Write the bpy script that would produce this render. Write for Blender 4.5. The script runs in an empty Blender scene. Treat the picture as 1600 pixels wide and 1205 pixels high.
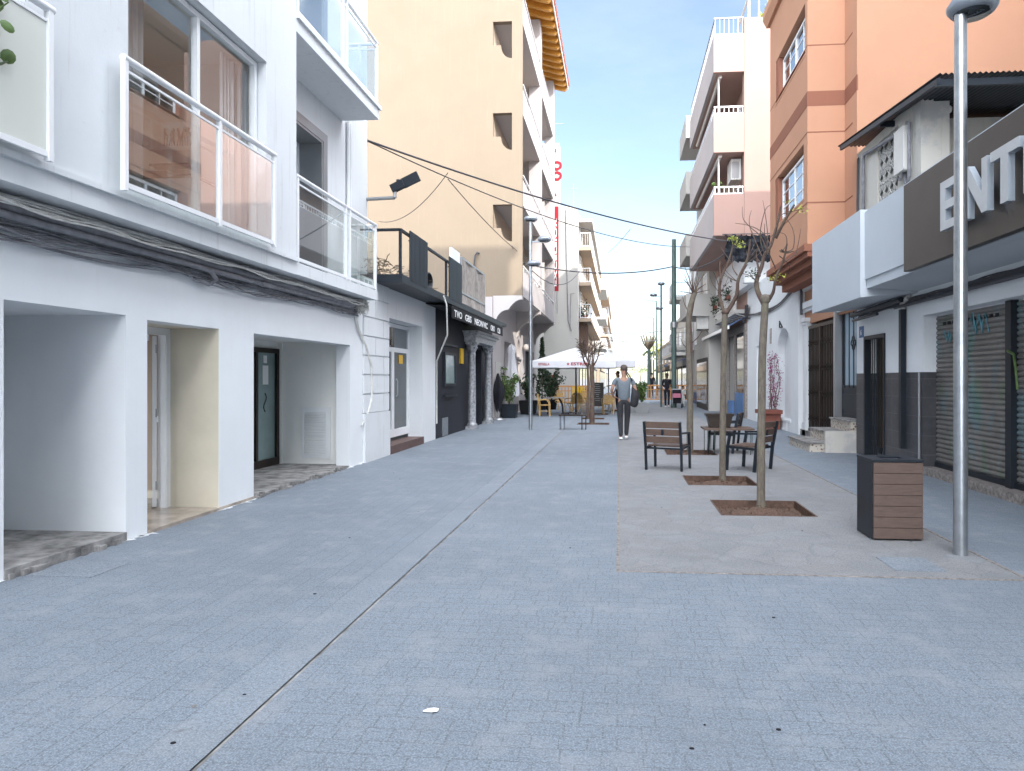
import bpy, math, random
from mathutils import Vector, Matrix
random.seed(7)
S = bpy.context.scene; COL = S.collection
R = math.radians; PI = math.pi; V = Vector

# ------------------------------------------------------------ camera model
F, CX, HY, CH, YAW = 1130.0, 869.0, 592.0, 1.55, R(5)
_c, _s = math.cos(YAW), math.sin(YAW)
def ray(px, py):
    a = (px-CX)/F; b = (HY-py)/F
    return a*_c-_s, a*_s+_c, b
def onX(px, py, X):
    r = ray(px, py); t = X/r[0]; return V((X, r[1]*t, CH+r[2]*t))
def onY(px, py, Y):
    r = ray(px, py); t = Y/r[1]; return V((r[0]*t, Y, CH+r[2]*t))
def gnd(px, py):
    r = ray(px, py); t = -CH/r[2]; return V((r[0]*t, r[1]*t, 0))

# ------------------------------------------------------------ mesh builder
class MB:
    def __init__(s): s.v = []; s.f = []; s.sm = []; s.nb = 0
    def add(s, vs, fs, smooth=False):
        n = len(s.v); s.v += [tuple(v) for v in vs]
        for f in fs: s.f.append([i+n for i in f]); s.sm.append(smooth)
        return s
    def box(s, a, b):
        x0, x1 = sorted((a[0], b[0])); y0, y1 = sorted((a[1], b[1])); z0, z1 = sorted((a[2], b[2])); e = .0004*(s.nb % 6); s.nb += 1   # tiny steps keep crossing trim from sharing a plane
        x0 -= e; y0 -= e; z0 -= e; x1 += e; y1 += e; z1 += e
        return s.add([(x0,y0,z0),(x1,y0,z0),(x1,y1,z0),(x0,y1,z0),(x0,y0,z1),(x1,y0,z1),(x1,y1,z1),(x0,y1,z1)],
            [(0,3,2,1),(4,5,6,7),(0,1,5,4),(1,2,6,5),(2,3,7,6),(3,0,4,7)])
    def bar(s, p, q, w, h=None, up=(0,0,1)):
        h = h or w; p = V(p); q = V(q); d = (q-p).normalized(); u = V(up)
        if abs(d.dot(u)) > .95: u = V((0,1,0)) if abs(d.y) < .9 else V((1,0,0))
        r = d.cross(u).normalized(); u = r.cross(d).normalized()
        vs = [e+r*sx*w/2+u*sy*h/2 for e in (p, q) for sx, sy in ((-1,-1),(1,-1),(1,1),(-1,1))]
        return s.add(vs, [(3,2,1,0),(4,5,6,7),(0,1,5,4),(1,2,6,5),(2,3,7,6),(3,0,4,7)])
    def tube(s, pts, rad, n=8, caps=True):
        pts = [V(p) for p in pts]
        if not isinstance(rad, (list, tuple)): rad = [rad]*len(pts)
        ref = V((0.13,0.31,0.94)); prev = None; rings = []
        for i, p in enumerate(pts):
            d = (pts[min(i+1,len(pts)-1)]-pts[max(i-1,0)])
            d = d.normalized() if d.length > 1e-9 else V((0,0,1))
            if prev is None:
                a = ref if abs(d.dot(ref)) < .9 else V((1,0,0))
                u = (a-d*a.dot(d)).normalized()
            else:
                u = prev-d*prev.dot(d); u = u.normalized() if u.length > 1e-6 else V((1,0,0))
            prev = u; w = d.cross(u)
            rings.append([p+(u*math.cos(k*2*PI/n)+w*math.sin(k*2*PI/n))*rad[i] for k in range(n)])
        vs = [v for r in rings for v in r]; fs = []
        for i in range(len(rings)-1):
            for k in range(n): fs.append((i*n+k, i*n+(k+1)%n, (i+1)*n+(k+1)%n, (i+1)*n+k))
        s.add(vs, fs, True)
        if caps and n > 3:
            s.add(rings[0], [tuple(range(n-1,-1,-1))]); s.add(rings[-1], [tuple(range(n))])
        return s
    def lathe(s, c, prof, n=20, sx=1, sy=1):
        c = V(c); vs = []; fs = []
        for r, z in prof:
            for k in range(n): vs.append(c+V((r*sx*math.cos(2*PI*k/n), r*sy*math.sin(2*PI*k/n), z)))
        for i in range(len(prof)-1):
            for k in range(n): fs.append((i*n+k, i*n+(k+1)%n, (i+1)*n+(k+1)%n, (i+1)*n+k))
        return s.add(vs, fs, True)
    def quad(s, *p): return s.add(p, [tuple(range(len(p)))])
    def prism(s, poly, d):                     # extrude planar polygon along vector d
        n = len(poly); poly = [V(p) for p in poly]; d = V(d)
        return s.add(poly+[p+d for p in poly], [tuple(range(n-1,-1,-1)), tuple(range(n,2*n))]+[(i,(i+1)%n,n+(i+1)%n,n+i) for i in range(n)])
    def wall(s, axis, c, t, a0, a1, z0, z1, holes=()):
        # wall plane axis='X' at X=c, thickness t (signed), running a0..a1 along the other axis; holes=(a0,a1,z0,z1)
        cuts = sorted({a0, a1}|{h for H in holes for h in H[:2] if a0 < h < a1})
        for i in range(len(cuts)-1):
            lo, hi = cuts[i], cuts[i+1]; m = (lo+hi)/2
            hs = sorted((H[2], H[3]) for H in holes if H[0] < m < H[1]); z = z0
            for h0, h1 in hs+[(z1, z1)]:
                if h0 > z+1e-4:
                    if axis == 'X': s.box((c, lo, z), (c+t, hi, min(h0, z1)))
                    else: s.box((lo, c, z), (hi, c+t, min(h0, z1)))
                z = max(z, h1)
        return s
    def leaf(s, p, size, rnd=random):
        a = V((rnd.uniform(-1,1), rnd.uniform(-1,1), rnd.uniform(-1,1))).normalized()
        b = a.cross(V((rnd.uniform(-1,1), rnd.uniform(-1,1), rnd.uniform(-1,1)))).normalized(); p = V(p)
        return s.quad(p-a*size, p-b*size*.4, p+a*size, p+b*size*.4)
    def build(s, name, m, parent=None, smooth=None):
        me = bpy.data.meshes.new(name); off = V((0,0,0)); q = parent
        while q is not None: off += q.location; q = q.parent
        me.from_pydata([(v[0]-off.x, v[1]-off.y, v[2]-off.z) for v in s.v], [], s.f)
        me.polygons.foreach_set('use_smooth', [bool(x) if smooth is None else smooth for x in s.sm])
        me.update(); o = bpy.data.objects.new(name, me); COL.objects.link(o)
        if m is not None: me.materials.append(m)
        if parent is not None: o.parent = parent
        return o

def tag(o, label, cat, group=None, kind=None):
    if label: o['label'] = label
    if cat: o['category'] = cat
    if group: o['group'] = group
    if kind: o['kind'] = kind
    return o
def thing(name, label, cat, loc=(0,0,0), group=None):
    o = bpy.data.objects.new(name, None); COL.objects.link(o); o.location = loc; o.empty_display_size = .2
    return tag(o, label, cat, group)
def struct(o): o['kind'] = 'structure'; return o
def copy_tree(o, parent=None):
    kids = list(o.children)
    c = o.copy(); COL.objects.link(c); c.parent = parent
    for k in kids: copy_tree(k, c)
    return c

# ------------------------------------------------------------ materials
def newmat(name):
    m = bpy.data.materials.new(name); m.use_nodes = True
    nt = m.node_tree; b = nt.nodes['Principled BSDF']; return m, nt, b
def N(nt, t, **k):
    n = nt.nodes.new(t)
    for a, v in k.items():
        if a in n.inputs: n.inputs[a].default_value = v
        else: setattr(n, a, v)
    return n
def rgba(c): return (c[0], c[1], c[2], 1)
def srgb(r, g, b):
    f = lambda u: (u/255/12.92) if u/255 <= .04045 else ((u/255+.055)/1.055)**2.4
    return (f(r), f(g), f(b))
def mixc(nt, fac, a, b, mode='MIX'):
    n = nt.nodes.new('ShaderNodeMix'); n.data_type = 'RGBA'; n.blend_type = mode
    for sock, val in ((n.inputs[0], fac), (n.inputs[6], a), (n.inputs[7], b)):
        if hasattr(val, 'links'): nt.links.new(val, sock)
        elif isinstance(val, (int, float)): sock.default_value = val
        else: sock.default_value = rgba(val)
    return n.outputs[2]
def coords(nt, scale=(1,1,1), rot=(0,0,0), loc=(0,0,0)):
    t = nt.nodes.new('ShaderNodeTexCoord'); mp = nt.nodes.new('ShaderNodeMapping')
    mp.inputs['Scale'].default_value = scale; mp.inputs['Rotation'].default_value = rot; mp.inputs['Location'].default_value = loc
    nt.links.new(t.outputs['Object'], mp.inputs['Vector']); return mp.outputs['Vector']
def noise(nt, vec, sc, det=4, rough=.55):
    n = N(nt, 'ShaderNodeTexNoise'); n.inputs['Scale'].default_value = sc; n.inputs['Detail'].default_value = det; n.inputs['Roughness'].default_value = rough
    nt.links.new(vec, n.inputs['Vector']); return n.outputs['Fac']
def ramp(nt, fac, a, b):
    n = nt.nodes.new('ShaderNodeMapRange'); n.inputs['From Min'].default_value = a; n.inputs['From Max'].default_value = b
    n.clamp = True; nt.links.new(fac, n.inputs['Value']); return n.outputs['Result']
def math_(nt, op, a, b):
    n = nt.nodes.new('ShaderNodeMath'); n.operation = op
    for i, v in enumerate((a, b)):
        if isinstance(v, (int, float)): n.inputs[i].default_value = v
        else: nt.links.new(v, n.inputs[i])
    return n.outputs[0]
def bump(nt, b, h, strength, dist=.01):
    n = nt.nodes.new('ShaderNodeBump'); n.inputs['Strength'].default_value = strength; n.inputs['Distance'].default_value = dist
    nt.links.new(h, n.inputs['Height']); nt.links.new(n.outputs[0], b.inputs['Normal'])
def surf(name, col, rough=.6, metal=0, var=.12, sc=2.0, bmp=.15, bsc=60, spec=.4, alpha=None):
    m, nt, b = newmat(name); v = coords(nt)
    n = noise(nt, v, sc, 6, .6)
    dark = tuple(c*(1-var*1.6) for c in col); lite = tuple(min(1, c*(1+var*.6)) for c in col)
    nt.links.new(mixc(nt, ramp(nt, n, .3, .7), dark, lite), b.inputs['Base Color'])
    b.inputs['Roughness'].default_value = rough; b.inputs['Metallic'].default_value = metal
    b.inputs['Specular IOR Level'].default_value = spec
    if bmp: bump(nt, b, noise(nt, v, bsc, 3), bmp, .004)
    return m
def plaster(name, col, dirt=(.35,.33,.30), amt=.25, bmp=.25, patch=0, patchcol=(.6,.6,.6)):
    m, nt, b = newmat(name); v = coords(nt)
    base = mixc(nt, ramp(nt, noise(nt, v, .7, 6, .65), .35, .7), tuple(c*.93 for c in col), col)
    vs = coords(nt, (7, 7, .35)); streak = ramp(nt, noise(nt, vs, 1.6, 5, .7), .56, .82)
    spots = ramp(nt, noise(nt, v, 9, 5, .75), .62, .78)
    f = math_(nt, 'MULTIPLY', math_(nt, 'MAXIMUM', streak, math_(nt, 'MULTIPLY', spots, .7)), amt)
    out = mixc(nt, f, base, dirt)
    if patch:
        pm = ramp(nt, noise(nt, v, 1.1, 8, .7), .52, .6)
        out = mixc(nt, math_(nt, 'MULTIPLY', pm, patch), out, patchcol)
    nt.links.new(out, b.inputs['Base Color']); b.inputs['Roughness'].default_value = .85
    b.inputs['Specular IOR Level'].default_value = .2
    h = math_(nt, 'ADD', noise(nt, v, 70, 4, .7), math_(nt, 'MULTIPLY', noise(nt, v, 4, 3), 2.0))
    bump(nt, b, h, bmp, .006); return m
def glass(name, tint=(.9,.95,.95), trans=.75, rough=.01):
    m = bpy.data.materials.new(name); m.use_nodes = True; nt = m.node_tree
    for n in list(nt.nodes): nt.nodes.remove(n)
    o = nt.nodes.new('ShaderNodeOutputMaterial'); tr = nt.nodes.new('ShaderNodeBsdfTransparent'); gl = nt.nodes.new('ShaderNodeBsdfGlossy')
    tr.inputs[0].default_value = rgba(tint); gl.inputs['Roughness'].default_value = rough; gl.inputs['Color'].default_value = (.95,.97,1,1)
    fr = nt.nodes.new('ShaderNodeFresnel'); fr.inputs[0].default_value = 1.55
    f = math_(nt, 'MULTIPLY_ADD', fr.outputs[0], trans)
    f.node.inputs[2].default_value = .015
    mx = nt.nodes.new('ShaderNodeMixShader'); nt.links.new(f, mx.inputs[0]); nt.links.new(tr.outputs[0], mx.inputs[1]); nt.links.new(gl.outputs[0], mx.inputs[2])
    nt.links.new(mx.outputs[0], o.inputs[0]); return m
def frosted(name, col, rough=.35, mixf=.6):
    m, nt, b = newmat(name); b.inputs['Base Color'].default_value = rgba(col); b.inputs['Roughness'].default_value = rough
    tr = nt.nodes.new('ShaderNodeBsdfTransparent'); mx = nt.nodes.new('ShaderNodeMixShader'); mx.inputs[0].default_value = mixf
    o = nt.nodes['Material Output']; nt.links.new(tr.outputs[0], mx.inputs[1]); nt.links.new(b.outputs[0], mx.inputs[2]); nt.links.new(mx.outputs[0], o.inputs[0]); return m

def pavers(name, axis, bw, rh, mort=.006, base=(.37,.39,.415), crazy=False, jointcol=(.118,.132,.138)):
    m, nt, b = newmat(name)
    v = coords(nt, rot=(0,0,R(90)) if axis == 'Y' else (0,0,0))
    w = coords(nt)
    # slight wobble so that joints are never dead straight
    wn = N(nt, 'ShaderNodeTexNoise'); wn.inputs['Scale'].default_value = 2.2; nt.links.new(v, wn.inputs['Vector'])
    vm = nt.nodes.new('ShaderNodeVectorMath'); vm.operation = 'MULTIPLY_ADD'; nt.links.new(wn.outputs['Color'], vm.inputs[0])
    vm.inputs[1].default_value = (.018,.018,0) if not crazy else (.3,.3,0); nt.links.new(v, vm.inputs[2]); vv = vm.outputs[0]
    fine = noise(nt, w, 120, 1, .5); fine2 = noise(nt, w, 48, 5, .85); big = noise(nt, w, .45, 6, .62); med = noise(nt, w, 3.2, 5, .65)
    if crazy:
        vo = N(nt, 'ShaderNodeTexVoronoi'); vo.feature = 'DISTANCE_TO_EDGE'; vo.inputs['Scale'].default_value = 2.9; vo.inputs['Randomness'].default_value = 1; nt.links.new(vv, vo.inputs['Vector'])
        vc = N(nt, 'ShaderNodeTexVoronoi'); vc.inputs['Scale'].default_value = 2.9; vc.inputs['Randomness'].default_value = 1; nt.links.new(vv, vc.inputs['Vector'])
        stone = ramp(nt, vo.outputs['Distance'], .012, .035)
        sep = nt.nodes.new('ShaderNodeSeparateColor'); nt.links.new(vc.outputs['Color'], sep.inputs[0])
        tone = mixc(nt, sep.outputs[0], tuple(c*.90 for c in base), tuple(c*1.08 for c in base))
        tone = mixc(nt, math_(nt, 'MULTIPLY', sep.outputs[1], .28), tone, (.28,.215,.17))
        col = mixc(nt, stone, tuple(c*.88 for c in base), tone); jm = stone
    else:
        br = N(nt, 'ShaderNodeTexBrick'); br.offset = .37; br.offset_frequency = 2; br.squash = .72; br.squash_frequency = 3
        for k, val in (('Scale',1),('Mortar Size',mort),('Mortar Smooth',.25),('Bias',0),('Brick Width',bw),('Row Height',rh)): br.inputs[k].default_value = val
        br.inputs['Color1'].default_value = rgba(tuple(c*.955 for c in base)); br.inputs['Color2'].default_value = rgba(tuple(c*1.04 for c in base)); br.inputs['Mortar'].default_value = rgba(jointcol)
        nt.links.new(vv, br.inputs['Vector']); jm = math_(nt, 'SUBTRACT', 1.0, br.outputs['Fac'])
        # joints fade in and out with dirt fill
        tone = mixc(nt, br.outputs['Fac'], br.outputs['Color'], br.outputs['Color'])
        gone = ramp(nt, noise(nt, w, 1.7, 4, .7), .38, .58)
        flat = mixc(nt, .5, tuple(c*.9 for c in base), tuple(c*1.08 for c in base))
        fade = math_(nt, 'MULTIPLY', br.outputs['Fac'], math_(nt, 'SUBTRACT', 1.0, math_(nt, 'MULTIPLY', gone, .22)))
        jc = mixc(nt, ramp(nt, noise(nt, w, .9, 3, .6), .5, .7), jointcol, tuple(c*.82 for c in base)); col = mixc(nt, fade, mixc(nt, br.outputs['Fac'], br.outputs['Color'], flat), jc)
    col = mixc(nt, math_(nt, 'MULTIPLY', ramp(nt, fine, .46, .6), .7), col, tuple(c*1.7 for c in base))
    col = mixc(nt, math_(nt, 'MULTIPLY', ramp(nt, fine2, .47, .62), .72), col, tuple(c*.55 for c in base))
    col = mixc(nt, math_(nt, 'MULTIPLY', ramp(nt, big, .42, .72), .42), col, tuple(c*.62 for c in base))
    col = mixc(nt, math_(nt, 'MULTIPLY', ramp(nt, med, .5, .72), .42), col, (.30,.31,.32))
    spot = ramp(nt, noise(nt, w, 6.5, 3, .6), .69, .75)
    col = mixc(nt, math_(nt, 'MULTIPLY', spot, .45), col, (.09,.09,.09))
    nt.links.new(col, b.inputs['Base Color']); b.inputs['Roughness'].default_value = .72; b.inputs['Specular IOR Level'].default_value = .35
    h = math_(nt, 'ADD', math_(nt, 'MULTIPLY', jm, 1.0), math_(nt, 'MULTIPLY', fine2, .5))
    bump(nt, b, h, .5, .006); return m

def wood(name, col, axis=0):
    m, nt, b = newmat(name); sc = [3,3,3]; sc[axis] = .6
    v = coords(nt, tuple(s*6 for s in sc)); n = noise(nt, v, 3, 6, .7)
    nt.links.new(mixc(nt, ramp(nt, n, .3, .7), tuple(c*.7 for c in col), tuple(c*1.15 for c in col)), b.inputs['Base Color'])
    b.inputs['Roughness'].default_value = .55; bump(nt, b, n, .25, .003); return m
def bark(name, col):
    m, nt, b = newmat(name); v = coords(nt, (1,1,.25)); n = noise(nt, v, 38, 7, .75); g = noise(nt, coords(nt), 5, 4)
    c = mixc(nt, ramp(nt, n, .3, .72), tuple(x*.5 for x in col), tuple(x*1.25 for x in col))
    nt.links.new(mixc(nt, math_(nt, 'MULTIPLY', ramp(nt, g, .5, .7), .5), c, (.17,.165,.10)), b.inputs['Base Color'])
    b.inputs['Roughness'].default_value = .9; bump(nt, b, n, .7, .012); return m

M = {}
M['white_wall'] = plaster('white_wall', (.70,.72,.735), (.36,.33,.29), .48)
M['white_lower'] = plaster('white_lower', (.79,.81,.825), (.5,.47,.42), .10)
M['niche'] = plaster('niche_wall', (.86,.86,.83), (.42,.38,.32), .12)
M['beige_room'] = plaster('beige_room', (.80,.74,.64), (.4,.33,.26), .1)
M['beige_tile'] = surf('beige_tile', (.66,.60,.48), .35, var=.06)
M['soffit'] = plaster('soffit', (.60,.61,.64), (.3,.3,.3), .15)
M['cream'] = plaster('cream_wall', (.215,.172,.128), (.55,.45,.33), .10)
M['creamfront'] = plaster('cream_front', (.43,.40,.385), (.5,.45,.42), .10)
M['pinkfront'] = plaster('pinkish_white', (.42,.39,.385), (.5,.45,.42), .1)
M['orange'] = plaster('orange_wall', (.49,.265,.17), (.5,.3,.2), .08)
M['orangeband'] = plaster('orange_band', (.27,.115,.075), (.4,.2,.13), .15)
M['pink'] = plaster('pink_wall', (.35,.235,.20), (.6,.42,.38), .10)
M['paleblock'] = plaster('pale_block', (.45,.44,.415), (.45,.42,.38), .22)
M['peach'] = plaster('peach_wall', (.40,.315,.24), (.45,.38,.32), .18)
M['grey_wall'] = plaster('weathered_grey', srgb(196,192,184), (.16,.16,.16), .5, .4, .55, (.34,.34,.36))
M['granite'] = surf('granite', (.28,.25,.23), .7, var=.4, sc=20, bmp=.3)
M['concrete'] = surf('concrete', (.30,.29,.28), .85, var=.45, sc=5, bmp=.5, bsc=40)
M['marble'] = surf('marble_floor', (.40,.34,.28), .2, var=.3, sc=3, bmp=0)
M['alu_white'] = surf('white_aluminium', (.80,.81,.82), .35, var=.04, bmp=0, spec=.5)
M['alu_grey'] = surf('grey_aluminium', (.35,.36,.37), .35, .6, var=.06, bmp=0)
M['dark_metal'] = surf('dark_metal', (.018,.024,.033), .45, .3, var=.2, bmp=.1)
M['black_paint'] = surf('black_paint', (.012,.013,.022), .55, var=.3, bmp=.2)
M['brown_metal'] = surf('brown_metal', (.035,.025,.02), .4, .5, var=.2)
M['glass'] = glass('clear_glass', (.97,.98,.98), .12)
M['glass_rail'] = glass('rail_glass', (.94,.97,.96), .38)
M['mirror'] = glass('reflective_glass', (.45,.5,.52), 1.6)
M['frost'] = frosted('frosted_glass', (.72,.74,.68), .3, .75)
M['darkglass'] = surf('dark_glass', (.02,.028,.032), .06, var=.1, bmp=0, spec=.8)
M['greenglass'] = surf('frosted_door_glass', (.22,.31,.31), .2, var=.12, bmp=0, spec=.8)
M['curtain'] = surf('curtain', (.72,.70,.68), .9, var=.08)
M['steel'] = surf('galvanised_steel', (.42,.44,.46), .28, .85, var=.15, sc=9, bmp=.05)
M['lampgrey'] = surf('lamp_grey', (.30,.33,.37), .4, .5, var=.08)
M['polegreen'] = surf('green_pole', (.10,.15,.14), .5, .3, var=.15)
M['wood'] = wood('slat_wood', (.125,.08,.06))
M['binwood'] = wood('bin_plank', (.10,.064,.05))
M['bark'] = bark('bark', (.15,.125,.10)); M['bark2'] = bark('brown_bark', (.11,.07,.055))
M['twig'] = surf('twig', (.13,.10,.07), .85)
M['leaf'] = surf('leaf', (.10,.17,.045), .5, var=.4, sc=6); M['leafy'] = surf('yellow_leaf', (.40,.42,.06), .5, var=.3)
M['darkleaf'] = surf('dark_leaf', (.03,.06,.028), .5, var=.5, sc=6)
M['magenta'] = surf('magenta_bract', (.30,.03,.14), .6, var=.3)
M['soil'] = surf('bark_mulch', (.14,.085,.06), .95, var=.5, sc=60, bmp=1, bsc=90)
M['rust'] = surf('rusty_steel', (.13,.08,.06), .7, .3, var=.3, sc=15)
M['cable'] = surf('dark_cable', (.07,.07,.08), .6, var=.2); M['cablew'] = surf('white_cable', (.72,.71,.67), .6, var=.15, sc=9); M['cableg'] = surf('grey_cable', (.24,.24,.26), .6, var=.2, sc=9)
M['canvas'] = surf('white_canvas', (.58,.58,.61), .85, var=.05)
M['rattan'] = surf('rattan', (.62,.40,.16), .6, var=.2, sc=30, bmp=.5)
M['red'] = surf('red_sign', (.30,.006,.018), .4, var=.05, bmp=0)
M['whitep'] = surf('white_lettering', (.82,.82,.82), .5, var=.02, bmp=0)
M['signbrown'] = surf('brown_sign_panel', (.062,.054,.05), .45, .2, var=.08)
M['letter'] = surf('letter_metal', (.50,.56,.62), .35, .5, var=.08)
M['orangewood'] = wood('orange_rafter', (.62,.30,.05)); M['rooftile'] = surf('roof_tile', (.28,.09,.06), .8, var=.3, sc=12)
M['terracotta'] = surf('terracotta', (.20,.06,.04), .6, var=.15)
M['blue'] = surf('blue_panel', (.07,.16,.34), .5, var=.15)
M['awnblue'] = surf('blue_awning', (.07,.12,.24), .7, var=.2)
M['plywood'] = wood('plywood', (.50,.33,.17), 2)
M['tarp'] = surf('tarp', (.33,.29,.26), .5, var=.3, sc=5); M['net'] = surf('black_net', (.008,.012,.02), .8, var=.4, sc=12, bmp=.8)
M['plastic_orange'] = surf('orange_barrier', (.55,.27,.10), .5, var=.1)
M['yellow'] = surf('yellow_paint', (.70,.42,.02), .5, var=.05)
M['skin'] = surf('skin', (.36,.20,.14), .6, var=.05, bmp=0); M['hair'] = surf('hair', (.02,.015,.012), .7)
M['tgrey'] = surf('grey_shirt', (.15,.175,.20), .9, var=.08, sc=12); M['trouser'] = surf('charcoal_trousers', (.035,.035,.04), .9, var=.15, sc=12)
M['blackcloth'] = surf('black_cloth', (.012,.012,.018), .9); M['whitecloth'] = surf('white_cloth', (.7,.7,.7), .9); M['pinkcloth'] = surf('pink_cloth', (.5,.18,.26), .9)
M['acwhite'] = surf('ac_white', (.62,.61,.58), .5, var=.06)
M['silver'] = surf('silver_paint', (.42,.43,.45), .45, .35, var=.35, sc=14, bmp=.5)
M['black'] = surf('black', (.006,.006,.008), .8)
M['canopy'] = plaster('canopy_paint', (.52,.56,.60), (.4,.4,.42), .1)
M['stepred'] = surf('red_tile', (.13,.075,.065), .5, var=.25, sc=10)
M['interior'] = surf('dark_interior', (.05,.045,.04), .9)

def tiles_mat():
    m, nt, b = newmat('dark_tile'); v = coords(nt, rot=(R(90),0,R(90)))
    sp = nt.nodes.new('ShaderNodeSeparateXYZ'); nt.links.new(coords(nt), sp.inputs[0])
    cb = nt.nodes.new('ShaderNodeCombineXYZ'); nt.links.new(sp.outputs[1], cb.inputs[0]); nt.links.new(sp.outputs[2], cb.inputs[1])
    br = N(nt, 'ShaderNodeTexBrick'); br.offset = 0
    for k, val in (('Scale',1),('Mortar Size',.004),('Brick Width',.62),('Row Height',.31)): br.inputs[k].default_value = val
    br.inputs['Color1'].default_value = (.035,.036,.042,1); br.inputs['Color2'].default_value = (.05,.05,.056,1); br.inputs['Mortar'].default_value = (.12,.12,.13,1)
    nt.links.new(cb.outputs[0], br.inputs['Vector'])
    n = noise(nt, coords(nt), 6, 6, .7); nt.links.new(mixc(nt, math_(nt, 'MULTIPLY', ramp(nt, n, .45, .75), .5), br.outputs['Color'], (.10,.10,.11)), b.inputs['Base Color'])
    b.inputs['Roughness'].default_value = .4; return m
M['tile'] = tiles_mat()
def graffiti_mat():
    m, nt, b = newmat('sprayed_shutter'); v = coords(nt)
    base = mixc(nt, ramp(nt, noise(nt, v, 3, 6, .7), .3, .7), (.155,.145,.135), (.25,.235,.22))
    n1 = ramp(nt, noise(nt, coords(nt, (1,1.6,.8), loc=(0,3.1,.4)), 1.6, 2, .5), .54, .62)
    n2 = ramp(nt, noise(nt, coords(nt, (1,2.5,1.2), loc=(4,1,0)), 1.5, 2, .5), .60, .66)
    n3 = ramp(nt, noise(nt, coords(nt, (1,3,.9), loc=(9,2,5)), 1.3, 2, .5), .62, .68)
    c = mixc(nt, math_(nt, 'MULTIPLY', n1, .38), base, (.10,.26,.32)); c = mixc(nt, math_(nt, 'MULTIPLY', n2, .3), c, (.08,.22,.10)); c = mixc(nt, math_(nt, 'MULTIPLY', n3, .35), c, (.2,.36,.40))
    nt.links.new(c, b.inputs['Base Color']); b.inputs['Roughness'].default_value = .5; b.inputs['Metallic'].default_value = .3; return m
M['shutter'] = graffiti_mat(); M['spray'] = surf('spray_paint', (.16,.42,.50), .6)
M['pave_x'] = pavers('granite_pavers_across', 'X', .17, .112, .0045, (.182,.210,.243))
M['pave_y'] = pavers('granite_pavers_along', 'Y', .30, .14, .0045, (.178,.206,.239), jointcol=(.11,.125,.135))
M['pave_s'] = pavers('smooth_channel_slab', 'Y', .9, .5, .004, (.192,.219,.250), jointcol=(.15,.17,.18))
M['crazy'] = pavers('crazy_paving', 'X', 1, 1, base=(.206,.212,.220), crazy=True)

# ------------------------------------------------------------ text
def text_mesh(txt, size, ext, origin, xdir, updir, mat_, name, parent, width=None, bold=.0):
    cu = bpy.data.curves.new('txt', 'FONT'); cu.body = txt; cu.size = size; cu.extrude = ext; cu.offset = bold; cu.resolution_u = 3
    ob = bpy.data.objects.new('txt', cu); COL.objects.link(ob); dg = bpy.context.evaluated_depsgraph_get(); dg.update()
    me = bpy.data.meshes.new_from_object(ob.evaluated_get(dg)); bpy.data.objects.remove(ob); bpy.data.curves.remove(cu)
    xs = [v.co.x for v in me.vertices]; k = 1 if width is None else width/(max(xs)-min(xs)); x0 = min(xs)
    x = V(xdir).normalized(); u = V(updir).normalized(); z = x.cross(u)
    off = V((0,0,0)); q = parent
    while q is not None: off += q.location; q = q.parent
    for v in me.vertices: v.co = V(origin)+x*((v.co.x-x0)*k)+u*v.co.y+z*v.co.z-off
    me.name = name; me.materials.clear(); me.materials.append(mat_)
    o = bpy.data.objects.new(name, me); COL.objects.link(o); o.parent = parent; return o

# ============================================================ SETTING
def sheet(name, m, xs, ys, z, holes=()):
    mb = MB(); X = sorted({*xs}|{h for H in holes for h in H[:2] if xs[0] < h < xs[-1]}); Yv = sorted({*ys}|{h for H in holes for h in H[2:] if ys[0] < h < ys[-1]})
    for i in range(len(X)-1):
        for j in range(len(Yv)-1):
            cx, cy = (X[i]+X[i+1])/2, (Yv[j]+Yv[j+1])/2
            if any(H[0] < cx < H[1] and H[2] < cy < H[3] for H in holes): continue
            mb.quad((X[i],Yv[j],z), (X[i+1],Yv[j],z), (X[i+1],Yv[j+1],z), (X[i],Yv[j+1],z))
    return struct(mb.build(name, m))
PITS = [(1.17,2.20,8.36,9.36), (1.02,2.0,10.70,11.68), (.98,1.97,14.9,15.9)]
LP = [(-1.42,-.36,24.45,25.45), (-1.45,-.6,27.7,28.7), (-1.45,-.5,31.3,32.3)]
sheet('ground', M['concrete'], (-1500,1500), (-600,2600), -.16)
sheet('left_paving', M['pave_y'], (-4.7,-1.95), (-12,150), 0)
sheet('channel_paving', M['pave_s'], (-1.95,-1.695), (-12,150), 0)
sheet('drain_channel', M['concrete'], (-1.695,-1.67), (-12,150), -.008)
sheet('centre_paving', M['pave_x'], (-1.67,0), (-12,150), 0, LP)
sheet('front_paving', M['pave_x'], (0,3.13), (-12,5.86), 0)
sheet('flagstone_strip', M['crazy'], (0,3.13), (5.86,44), 0, PITS)
sheet('far_paving', M['pave_x'], (0,3.13), (44,150), 0)
sheet('right_paving', M['pave_x'], (3.13,7.2), (-12,150), 0)
# light spacer line round the flagstone strip
mb = MB(); mb.box((-.025,5.83,-.02),(.0,44,.004)).box((0,5.83,-.02),(3.155,5.86,.004)).box((3.13,5.86,-.02),(3.155,44,.004)); struct(mb.build('strip_edging', M['granite']))
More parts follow.
